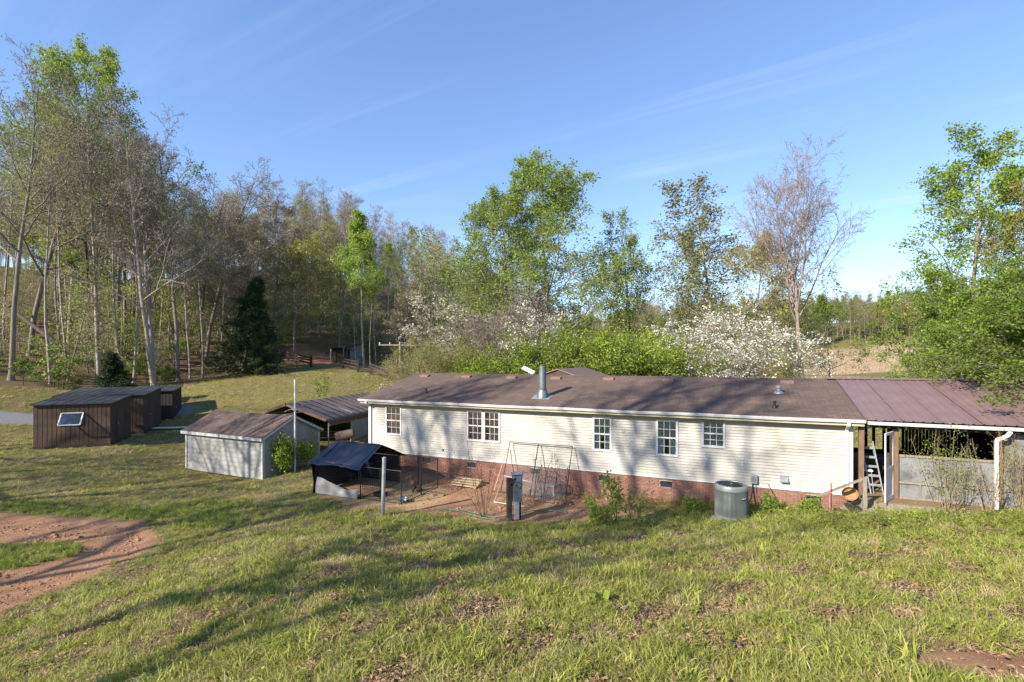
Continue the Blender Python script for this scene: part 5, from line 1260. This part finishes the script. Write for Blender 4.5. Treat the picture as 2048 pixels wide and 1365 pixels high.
def blade_clump(seed, n, h, w, spread, mat, bend=.5, seg=3, lay=0.):
    rg = np.random.default_rng(seed); V = []; F = []; rv = []
    for i in range(n):
        a = rg.uniform(0, 6.28); r = spread*math.sqrt(rg.random()); bx, by = r*math.cos(a), r*math.sin(a)
        q = rg.uniform(0, 6.28); hh = h*rg.uniform(.5, 1.25); ww = w*rg.uniform(.7, 1.3); b = bend*rg.uniform(.3, 1.3)+lay
        dx, dy = math.cos(q), math.sin(q); o = len(V); ph = rg.uniform(0, 6.28); cx_, cy_ = math.cos(ph)*ww, math.sin(ph)*ww
        for s in range(seg+1):
            t = s/seg; k = 1-t**1.6; bb = b*t*t
            px_, py_, pz_ = bx+dx*hh*bb, by+dy*hh*bb, hh*t*(1-.35*bb)
            if s < seg: V += [(px_-cx_*k, py_-cy_*k, pz_), (px_+cx_*k, py_+cy_*k, pz_)]
            else: V += [(px_, py_, pz_)]
        for s in range(seg-1): F.append((o+2*s, o+2*s+1, o+2*s+3, o+2*s+2))
        F.append((o+2*seg-2, o+2*seg-1, o+2*seg)); rv += [rg.random()]*seg
    me = bpy.data.meshes.new('clump'); me.from_pydata(V, [], F); at_ = me.attributes.new('rnd', 'FLOAT', 'FACE'); at_.data.foreach_set('value', np.array(rv, np.float32)); me.materials.append(MATS[mat]); return me
def weed_clump(seed, stems, h, leafn, ls, mat, spread=.08):
    rg = np.random.default_rng(seed); V = []; F = []; rv = []
    for i in range(stems):
        a = rg.uniform(0, 6.28); r = spread*rg.random(); p = np.array([r*math.cos(a), r*math.sin(a), 0]); lean_ = rg.normal(0, .25, 2); hh = h*rg.uniform(.5, 1.1)
        top = p+np.array([lean_[0]*hh, lean_[1]*hh, hh]); o = len(V)
        V += [tuple(p+np.array([.003, 0, 0])), tuple(p-np.array([.003, 0, 0])), tuple(top)]; F.append((o, o+1, o+2)); rv.append(.2)
        for j in range(leafn):
            t = rg.uniform(.15, 1); c = p+(top-p)*t; q = rg.uniform(0, 6.28); s = ls*rg.uniform(.6, 1.3)*(1.15-.5*t); up_ = rg.uniform(-.2, .6)
            d = np.array([math.cos(q), math.sin(q), up_]); d /= np.linalg.norm(d); sd = np.array([-math.sin(q), math.cos(q), rg.normal(0, .3)])*s*.38; o = len(V)
            V += [tuple(c), tuple(c+d*s*.5+sd), tuple(c+d*s), tuple(c+d*s*.5-sd)]; F.append((o, o+1, o+2, o+3)); rv.append(rg.random())
    me = bpy.data.meshes.new('clump'); me.from_pydata(V, [], F); at_ = me.attributes.new('rnd', 'FLOAT', 'FACE'); at_.data.foreach_set('value', np.array(rv, np.float32)); me.materials.append(MATS[mat]); return me
def litter_clump(seed, n, size, spread):
    rg = np.random.default_rng(seed); V = []; F = []; rv = []
    for i in range(n):
        c = np.array([rg.normal(0, spread), rg.normal(0, spread), rg.uniform(.004, .025)]); q = rg.uniform(0, 6.28); s = size*rg.uniform(.6, 1.3)
        d = np.array([math.cos(q), math.sin(q), rg.normal(0, .25)])*s; e = np.array([-math.sin(q), math.cos(q), rg.normal(0, .25)])*s*.45; up_ = np.array([0, 0, s*rg.uniform(.1, .45)]); o = len(V)
        V += [tuple(c-d), tuple(c-e+up_), tuple(c+d), tuple(c+e+up_*.7), tuple(c)]
        F += [(o, o+1, o+4), (o+1, o+2, o+4), (o+2, o+3, o+4), (o+3, o, o+4)]; rv += [rg.random()]*4
    me = bpy.data.meshes.new('clump'); me.from_pydata(V, [], F); at_ = me.attributes.new('rnd', 'FLOAT', 'FACE'); at_.data.foreach_set('value', np.array(rv, np.float32)); me.materials.append(MATS['dead_leaf']); return me
def field_points(rg, n, d0, d1, power, xlim=1.12, xpad=1.5):
    """random ground points before the viewer, thinning with distance"""
    u = rg.random(n); d = (d0**(1-power)+(d1**(1-power)-d0**(1-power))*u)**(1/(1-power)) if power != 1 else d0*(d1/d0)**u
    x = rg.uniform(-1, 1, n)*(d*xlim+xpad); return x, d
def free(x, y):
    """ground not covered by a building"""
    u, v = to_house(x, y); ok = ~((u > .1) & (u < 25.3) & (v > .25) & (v < 9.2)) & ~((u > 19.3) & (u < 25.3) & (v > -.4) & (v < 9.2)) & ~((u > 18.2) & (u < 19.6) & (v > -1.5) & (v < .3))
    dx, dy = x-gs[0], y-gs[1]; a, b = dx*math.cos(SY)+dy*math.sin(SY), -dx*math.sin(SY)+dy*math.cos(SY); ok &= ~((a > -.1) & (a < GL+.1) & (b > -.1) & (b < GW+.1))
    dx, dy = x-b0[0], y-b0[1]; a, b = dx*math.cos(ba)+dy*math.sin(ba), -dx*math.sin(ba)+dy*math.cos(ba); ok &= ~((a > -.1) & (a < bl_+.1) & (b > -.1) & (b < 3.2))
    dx, dy = x+13.35, y-28.9; a, b = dx*math.cos(ca)+dy*math.sin(ca), -dx*math.sin(ca)+dy*math.cos(ca); ok &= ~((np.abs(a) < 2.9) & (b > -.1) & (b < 9.6))
    ok &= np.hypot(x-ax, y-ay) > .62
    return ok
def tri(rg, n, tilt=.15): return np.stack([rg.normal(0, tilt, n), rg.normal(0, tilt, n), rg.uniform(0, 6.28, n)], 1)
rg = np.random.default_rng(21)
# lawn
x, y = field_points(rg, 170000, 3.1, 52, 1.35)
m = free(x, y); x, y = x[m], y[m]
dd, ll, ss, gg = zones(x, y); pat = wob(x, y, .55, 1)+.7*wob(x, y, 1.7, 2)+rg.normal(0, .35, len(x))
s_ = toe_dist(x, y)
keep = (dd < .28+.34*rg.random(len(x))**2+.12*wob(x, y, .6, 9)) & (ss < .4) & (gg < .4) & (ll < .5) & ((pat > -.22) | (s_ < -1))
x, y, s_, pat = x[keep], y[keep], s_[keep], pat[keep]
z = hz(x, y); n = len(x)
gp_ = [blade_clump(1, 16, .075, .0034, .055, 'grass_blade', .9), blade_clump(2, 14, .095, .0040, .05, 'grass_blade', .7), blade_clump(3, 18, .060, .0036, .07, 'grass_blade', 1.1, lay=.3), blade_clump(4, 12, .13, .0048, .045, 'grass_tall', .6), blade_clump(5, 12, .085, .0030, .06, 'grass_dry', 1.0, lay=.4), blade_clump(6, 10, .11, .0075, .05, 'grass_tall', .8)]
idx = rg.choice(6, n, p=[.26, .22, .22, .10, .10, .10]); far = np.clip((y-6)/20, 0, 3)
scl = np.minimum(rg.lognormal(-.08, .33, n), 1.6)*(1+.8*far)*np.where(s_ < -.5, .8, 1)*(1+.35*np.clip(pat, -.5, 1.2))
idx = np.where((far > .6) & ((idx == 3) | (idx == 5)), 0, idx)
scatter('lawn_grass', np.stack([x, y, z-.005], 1), gp_, 'patchy green and straw coloured grass over the slope and lawn', 'grass', idx, scl, tri(rg, n))
# taller weeds along the foot of the slope and beside the house
x, y = field_points(rg, 60000, 5, 24, .6)
m = free(x, y); x, y = x[m], y[m]; s_ = toe_dist(x, y); u, v = to_house(x, y); dd, ll, ss, gg = zones(x, y)
band = np.exp(-((s_-.55)/1.0)**2)*np.clip((x+8)/4, 0, 1)*.9
band = np.maximum(band, np.where((x > 4.5), np.exp(-((s_-1.2)/2.2)**2), 0))
band = np.maximum(band, np.where((u > 12) & (v > -1.6) & (v < .2), .8, 0))
band = np.maximum(band, np.where((u > 1) & (u < 3.6) & (v > -.9) & (v < .2), .5, 0))
band = np.maximum(band, .05)
keep = (rg.random(len(x)) < band*.42) & ~((dd > .5) & (band < .5)) & (gg < .3)
x, y, s_ = x[keep], y[keep], s_[keep]; n = len(x)
wp_ = [weed_clump(1, 7, .24, 9, .045, 'weed_leaf'), weed_clump(2, 6, .30, 10, .040, 'weed_leaf'), weed_clump(3, 9, .17, 8, .035, 'weed_leaf', .12), weed_clump(4, 5, .38, 9, .05, 'grass_tall', .06), blade_clump(8, 14, .30, .004, .06, 'grass_tall', .6), blade_clump(9, 9, .34, .0022, .05, 'grass_dry', .4)]
scatter('weed_growth', np.stack([x, y, hz(x, y)-.01], 1), wp_, 'knee high yellow green weeds along the foot of the slope', 'weeds', rg.choice(6, n, p=[.26, .22, .26, .10, .10, .06]), rg.uniform(.6, 1.25, n)*np.where(x > 7, 1.1, .85), tri(rg, n, .12))
# dead leaves
x, y = field_points(rg, 80000, 3.1, 30, 1.5)
m = free(x, y); x, y = x[m], y[m]; u, v = to_house(x, y); dd, ll, ss, gg = zones(x, y); s_ = toe_dist(x, y)
pat = wob(x, y, .55, 1)+.7*wob(x, y, 1.7, 2)+rg.normal(0, .35, len(x))
dens = np.where(s_ > -1, np.clip(.40-.28*pat, .10, 1), .06)*(dd < .55); dens = np.maximum(dens, np.where((u > 8) & (u < 12.5) & (v > -1.6) & (v < .25), .9, 0))
keep = rg.random(len(x)) < dens*.95; x, y = x[keep], y[keep]; n = len(x)
scatter('leaf_litter', np.stack([x, y, hz(x, y)], 1), [litter_clump(k, 7, .026, .09) for k in range(4)], 'brown fallen leaves lying between the grass tufts', 'leaf litter', rg.integers(0, 4, n), rg.uniform(.7, 1.3, n)*(1+.5*np.clip((y-6)/20, 0, 1)), tri(rg, n, .1))
# dark tufts on the clay and at its border
x = np.concatenate([rg.uniform(-17, -12, 900), rg.uniform(-11.5, -8.5, 500), rg.uniform(-24, -10, 1500)]); y = np.concatenate([rg.uniform(12.2, 14.6, 900), rg.uniform(15, 17.5, 500), rg.uniform(16.8, 19, 1500)])
keep = np.concatenate([poly_d(x[:900], y[:900], TUFT) > -.15, np.hypot((x[900:1400]+10)/1.2, (y[900:1400]-16.2)/.7) < 1, poly_d(x[1400:], y[1400:], CLAY) < -.2]); x, y = x[keep], y[keep]; n = len(x)
scatter('tall_grass_tufts', np.stack([x, y, hz(x, y)-.02], 1), [blade_clump(31, 22, .26, .0055, .10, 'grass_tall', .9), blade_clump(32, 20, .2, .005, .1, 'leaf_under', .8), weed_clump(33, 6, .2, 8, .05, 'leaf_under', .1)], 'lush green tufts on and beside the bare clay', 'grass', rg.integers(0, 3, n), rg.uniform(.5, 1.1, n), tri(rg, n))
# slim saplings filling the height under the canopy
x = rg.uniform(-80, 0, 2600); y = rg.uniform(42, 90, 2600); keep = (poly_d(x, y, WOODEDGE) > 2) & (x > -1.12*y-4); x, y = x[keep][:130], y[keep][:130]; n = len(x)
def slim(seed, mat, bk): return make_tree(seed=seed, Ht=9, r0=.06, cb=.15, lv=(16, 6, 4), crown_w=2.6, leafn=1500, leafsize=.075, ang=(1.25, .6), spread=.25, leafmat=mat, bark=bk, twig_r=.008, sides=(6, 3, 3, 3), flat=.2)
x_s, y_s = x, y
SLIM = [slim(91, 'bud_tan', 'bark_grey'), slim(92, 'leaf_sparse', 'bark_grey'), slim(93, 'bud_green', 'bark_grey')]
# clods and stones on the bare clay
def clod(seed):
    rg = np.random.default_rng(seed); n = 6
    V = [(0, 0, 1)]+[(math.cos(k/n*6.28)*rg.uniform(.7, 1.3), math.sin(k/n*6.28)*rg.uniform(.7, 1.3), rg.uniform(.1, .5)) for k in range(n)]+[(math.cos(k/n*6.28)*1.1, math.sin(k/n*6.28)*1.1, -.5) for k in range(n)]
    F = [(0, 1+k, 1+(k+1) % n) for k in range(n)]+[(1+k, 1+n+k, 1+n+(k+1) % n, 1+(k+1) % n) for k in range(n)]
    me = bpy.data.meshes.new('clod'); me.from_pydata([(a*.02, b*.02, c*.014) for a, b, c in V], [], F); me.materials.append(MATS['clod']); return me
cx_ = np.concatenate([rg.uniform(-20, -9.5, 6000), rg.uniform(-5, 7, 2600)]); cy_ = np.concatenate([rg.uniform(7, 17.5, 6000), rg.uniform(14, 21, 2600)])
cd_ = zones(cx_, cy_)[0]; kp = (cd_ > .4) & free(cx_, cy_); cx_, cy_ = cx_[kp], cy_[kp]; n = len(cx_)
scatter('clay_clods', np.stack([cx_, cy_, hz(cx_, cy_)-.045], 1), [clod(1), clod(2), clod(3)], 'small clods and stones strewn over the bare clay', 'clods', rg.integers(0, 3, n), rg.lognormal(-.1, .55, n), tri(rg, n, .3))
# woodland underbrush and the wood that fades into the hill
x = rg.uniform(-75, 10, 9000); y = rg.uniform(26, 95, 9000); keep = (poly_d(x, y, WOODEDGE) > -.5) & (x > -1.12*y-4) & (rg.random(9000) < .05+.22*(wob(x, y, 4) > .25)); x, y = x[keep], y[keep]; n = len(x)
sp2 = make_tree(seed=41, Ht=1.6, r0=.015, cb=.15, lv=(9, 5), crown_w=.9, leafn=420, leafsize=.075, ang=(1.2, .7), spread=.12, leafmat='leaf_under', bark='bark_dark', flat=.4, twig_r=.006)
sp3 = make_tree(seed=42, Ht=2.6, r0=.02, cb=.2, lv=(9, 5), crown_w=1.1, leafn=240, leafsize=.07, ang=(1.2, .7), spread=.15, leafmat='leaf_sparse', bark='bark_dark', flat=.4, twig_r=.006)
def fuse(pair, name):
    """trunk and crown of a small tree as one clump mesh"""
    a, b = pair; Vs = []; me = bpy.data.meshes.new(name); va = np.empty(len(a.vertices)*3, np.float32); a.vertices.foreach_get('co', va); vb = np.empty(len(b.vertices)*3, np.float32); b.vertices.foreach_get('co', vb)
    fa = np.empty(len(a.loops), np.int32); a.loops.foreach_get('vertex_index', fa); fb = np.empty(len(b.loops), np.int32); b.loops.foreach_get('vertex_index', fb)
    rb = np.empty(len(b.polygons), np.float32); b.attributes['rnd'].data.foreach_get('value', rb)
    na_ = len(a.polygons); m_ = raw_mesh(name, np.concatenate([va, vb]).reshape(-1, 3), np.concatenate([fa, fb+len(a.vertices)]).reshape(-1, 4), np.concatenate([np.zeros(na_, np.float32), rb]))
    m_.materials.append(a.materials[0]); m_.materials.append(b.materials[0])
    m_.polygons.foreach_set('material_index', np.concatenate([np.zeros(na_, np.int32), np.ones(len(rb), np.int32)])); return m_
scatter('woodland_saplings', np.stack([x_s, y_s, hz(x_s, y_s)-.05], 1), [fuse(p, 'clump') for p in SLIM], 'slim half leafed saplings filling the wood under the tall trees', 'saplings', rg.integers(0, 3, len(x_s)), rg.uniform(.5, 1.3, len(x_s)), tri(rg, len(x_s), .05))
ub = [fuse(sp2, 'clump'), fuse(sp3, 'clump')]
scatter('underbrush', np.stack([x, y, hz(x, y)-.05], 1), ub, 'low green undergrowth and saplings over the woodland floor', 'undergrowth', rg.integers(0, 2, n), rg.uniform(.5, 1.5, n), tri(rg, n, .05))
x = rg.uniform(-160, 5, 2600); y = rg.uniform(80, 165, 2600); keep = (x > -1.12*y-6) & (poly_d(x, y, WOODEDGE) > 2); x, y = x[keep][:420], y[keep][:420]; n = len(x)
wd = [fuse(KIND[k][0], 'clump') for k in ('pole_tree', 'hardwood_b', 'airy', 'poplar_slim', 'airy_gold')]
scatter('hillside_wood', np.stack([x, y, hz(x, y)-.1], 1), wd, 'mass of bare and budding trees filling the hill behind', 'wood', rg.choice(5, n, p=[.55, .20, .13, .04, .08]), rg.uniform(.6, .95, n), tri(rg, n, .02))
# far wood beyond the field and behind the house
x = np.concatenate([rg.uniform(70, 330, 620), rg.uniform(-60, 110, 260), rg.uniform(25, 80, 40)]); y = np.concatenate([rg.uniform(263, 330, 620), rg.uniform(190, 290, 260), rg.uniform(95, 150, 40)]); n = len(x)
keep = ~((poly_d(x, y, FIELD) > -3) | ((x/y > .60) & (y < 262))); x, y = x[keep], y[keep]; n = len(x)
scatter('far_wood', np.stack([x, y, hz(x, y)-.2], 1), wd, 'distant spring wood along the hills beyond the dry field', 'wood', rg.choice(5, n, p=[.16, .22, .22, .12, .28]), rg.uniform(.75, 1.15, n)*np.where(y > 180, 1.0, .6), tri(rg, n, .02))
# dry reeds of the far field
x = rg.uniform(60, 240, 9000); y = rg.uniform(190, 268, 9000); keep = poly_d(x, y, FIELD) > 0; x, y = x[keep], y[keep]; n = len(x)
scatter('dry_reeds', np.stack([x, y, hz(x, y)], 1), [blade_clump(51, 30, 1.1, .05, .9, 'reed', .5), blade_clump(52, 26, .9, .05, .9, 'reed', .8)], 'dry tan reeds covering the field beyond the pond', 'reeds', rg.integers(0, 2, n), rg.uniform(.7, 1.3, n), tri(rg, n, .05))

# ------------------------------------------------------------------ plants of the yard
def stem_plant(name, x, y, seed, stems, h, lean_, leafn, ls, bark, leafm, label, cat='plant', r=.012, side=5, spread=.05, z=None, lean_dir=None):
    rg = np.random.default_rng(seed); T = thing(name, (x, y, (gz(x, y) if z is None else z)-.03), label, cat)
    q = rg.uniform(0, 6.28, stems); ln = h*rg.uniform(.6, 1.05, stems); sp_ = rg.uniform(.2, 1, stems)*lean_
    d = np.stack([np.cos(q)*sp_, np.sin(q)*sp_, np.ones(stems)], 1)
    if lean_dir: d += np.array(lean_dir)
    P, D = grow(rg, np.stack([np.cos(q)*.08, np.sin(q)*.08, 0*q], 1), d, ln, 9, .06, .02)
    V, F = tubes(P, np.full(stems, r), np.full(stems, r*.4), 5); VV, FF = [V], [F]
    pos, dd_, l2, rd = children(rg, P, D, ln, np.full(stems, r), np.full(stems, r*.4), side, .3, .95, .7, .3, .4)
    P2, D2 = grow(rg, pos, dd_, l2, 5, .12, .03); V2, F2 = tubes(P2, np.maximum(rd, .003), np.full(len(rd), .002), 3); VV.append(V2); FF.append(F2+len(V))
    link('stems', raw_mesh('stems', np.concatenate(VV), np.concatenate(FF), mat=bark), T)
    if leafn:
        k = rg.integers(0, len(P2), leafn); t = rg.integers(1, 5, leafn); V3, F3, rv = leaves(rg, P2[k, t]+rg.normal(0, spread, (leafn, 3)), ls, .2)
        link('foliage', raw_mesh('foliage', V3, F3, rv, leafm), T)
    return T
stem_plant('bare_sapling', gx(968, 16.3), 16.3, 3, 9, 2.35, .42, 26, .03, 'bark_dark', 'leaf_under', 'leafless many stemmed sapling in the front yard left of the meter post', 'sapling', .011, 5)
stem_plant('climbing_shrub', *hw(9.3, -.5), 4, 7, 1.75, .35, 130, .035, 'bark_dark', 'leaf_under', 'thin bare stems climbing through the leaning gates', 'shrub', .009, 6)
stem_plant('young_sapling', gx(1228, 14.3), 14.3, 5, 2, 1.95, .06, 420, .05, 'bark_dark', 'leaf_poplar', 'young leafy sapling standing tall among weeds before the brick skirt', 'sapling', .018, 11, .06)
stem_plant('leafy_bush', gx(1200, 14.3), 14.3, 6, 12, .95, .6, 900, .04, 'stem_tan', 'leaf_shrub', 'bright leafy weed bush at the foot of the young sapling', 'bush', .008, 7, .07)
stem_plant('leafy_bush', gx(1268, 14.6), 14.6, 16, 10, 1.3, .4, 300, .035, 'stem_tan', 'leaf_willow', 'twiggy tan bush right of the young sapling', 'bush', .008, 7, .07)
VB = stem_plant('vine_bush', *(( -11.55, 24.6)), 7, 16, 1.9, .35, 3600, .055, 'bark_dark', 'leaf_beech', 'leafy vine bush grown against the gable of the grey shed', 'bush', .014, 8, .13)
VB2 = stem_plant('vine_bush', -10.7, 25.6, 17, 9, 1.6, .6, 1100, .055, 'stem_tan', 'leaf_shrub', 'lighter sprig of vine leaves at the far shed corner', 'bush', .01, 7, .12)
for i, (u, v, sd, st_n, h, ln_, lm, lb) in enumerate((
    (21.4, -.55, 61, 9, 2.1, 260, 'vine_leaf', 'tangle of thin vine stems before the porch panels nearest the door'),
    (22.1, -.75, 62, 10, 2.3, 160, 'leaf_rust', 'tan dead stems and vines before the porch middle'),
    (23.0, -.45, 63, 12, 2.5, 420, 'leaf_rust', 'dense twiggy vine hanging round the porch downspout'),
    (23.9, -.6, 64, 14, 2.4, 900, 'leaf_beech', 'leafy thicket closing the far end of the porch'),
    (24.8, -1.2, 65, 12, 2.6, 900, 'leaf_beech', 'leafy thicket at the photo edge beyond the porch'))):
    stem_plant('porch_vine', *hw(u, v), sd, st_n, h, .35, ln_*2, .020, 'stem_tan', lm, lb, 'vine', .010, 9, .10)
SV = stem_plant('porch_vine', *hw(21.3, -.3), 66, 7, 2.7, .5, 700, .022, 'stem_tan', 'vine_leaf', 'leafy vine spray climbing over the porch gutter', 'vine', .008, 7, .12)
for px, d, sd, lb in ((1540, 14.9, 71, 'dark leafy clump against the brick right of the air conditioner'), (1385, 15.6, 72, 'dark leafy clump against the brick left of the air conditioner'), (1620, 14.3, 73, 'leafy clump under the last foundation vent')):
    stem_plant('leafy_clump', gx(px, d), d, sd, 10, .55, .6, 500, .045, 'stem_tan', 'leaf_under', lb, 'plant', .005, 6, .07)
stem_plant('lawn_seedling', gx(645, 41), 41, 75, 6, 2.3, .35, 500, .06, 'stem_tan', 'leaf_shrub', 'thin green seedling tree alone on the back lawn', 'sapling', .012, 7, .1)
stem_plant('vine_heap', gx(640, 34), 34, 76, 18, 1.3, .9, 1600, .06, 'stem_tan', 'leaf_beech', 'mound of green vines behind the carport roof', 'bush', .01, 7, .15)
for px, py, d, sd, lb in ((425, 0, 9.8, 81, 'lone dry stalk standing on the slope edge'), (1740, 0, 8.6, 82, 'lone dry stalk in the grass before the porch steps')):
    stem_plant('dry_stalk', gx(px, d), d, sd, 2, .75, .1, 14, .02, 'straw', 'grass_dry', lb, 'stalk', .006, 3)
stem_plant('broad_leaf_seedling', gx(1195, 6.9), 6.9, 83, 3, .28, .3, 9, .085, 'stem_tan', 'leaf_poplar', 'broad leaved seedling in the near grass', 'seedling', .006, 3, .02)
lg_ = MB().tube([(0, 0, .2), (3.6, -.6, -.7+1.3), (7.0, -1.2, -.3)], [.14, .17, .2], 8).build('fallen_trunk', 'bark_dark'); lx, ly = gx(-30, 50), 50
P0 = Vector((lx, ly, gzp(570, 50))); P1 = Vector((gx(118, 46), 46, gzp(690, 46)))
lg_.data = MB().tube([(0, 0, 0), tuple((P1-P0)*.5+Vector((0, 0, -.25))), tuple(P1-P0)], [.12, .16, .2], 8).mesh('fallen_trunk', 'bark_dark', True); lg_.location = P0
tag(lg_, 'dark leaning dead trunk on the wooded slope above the sheds', 'log')
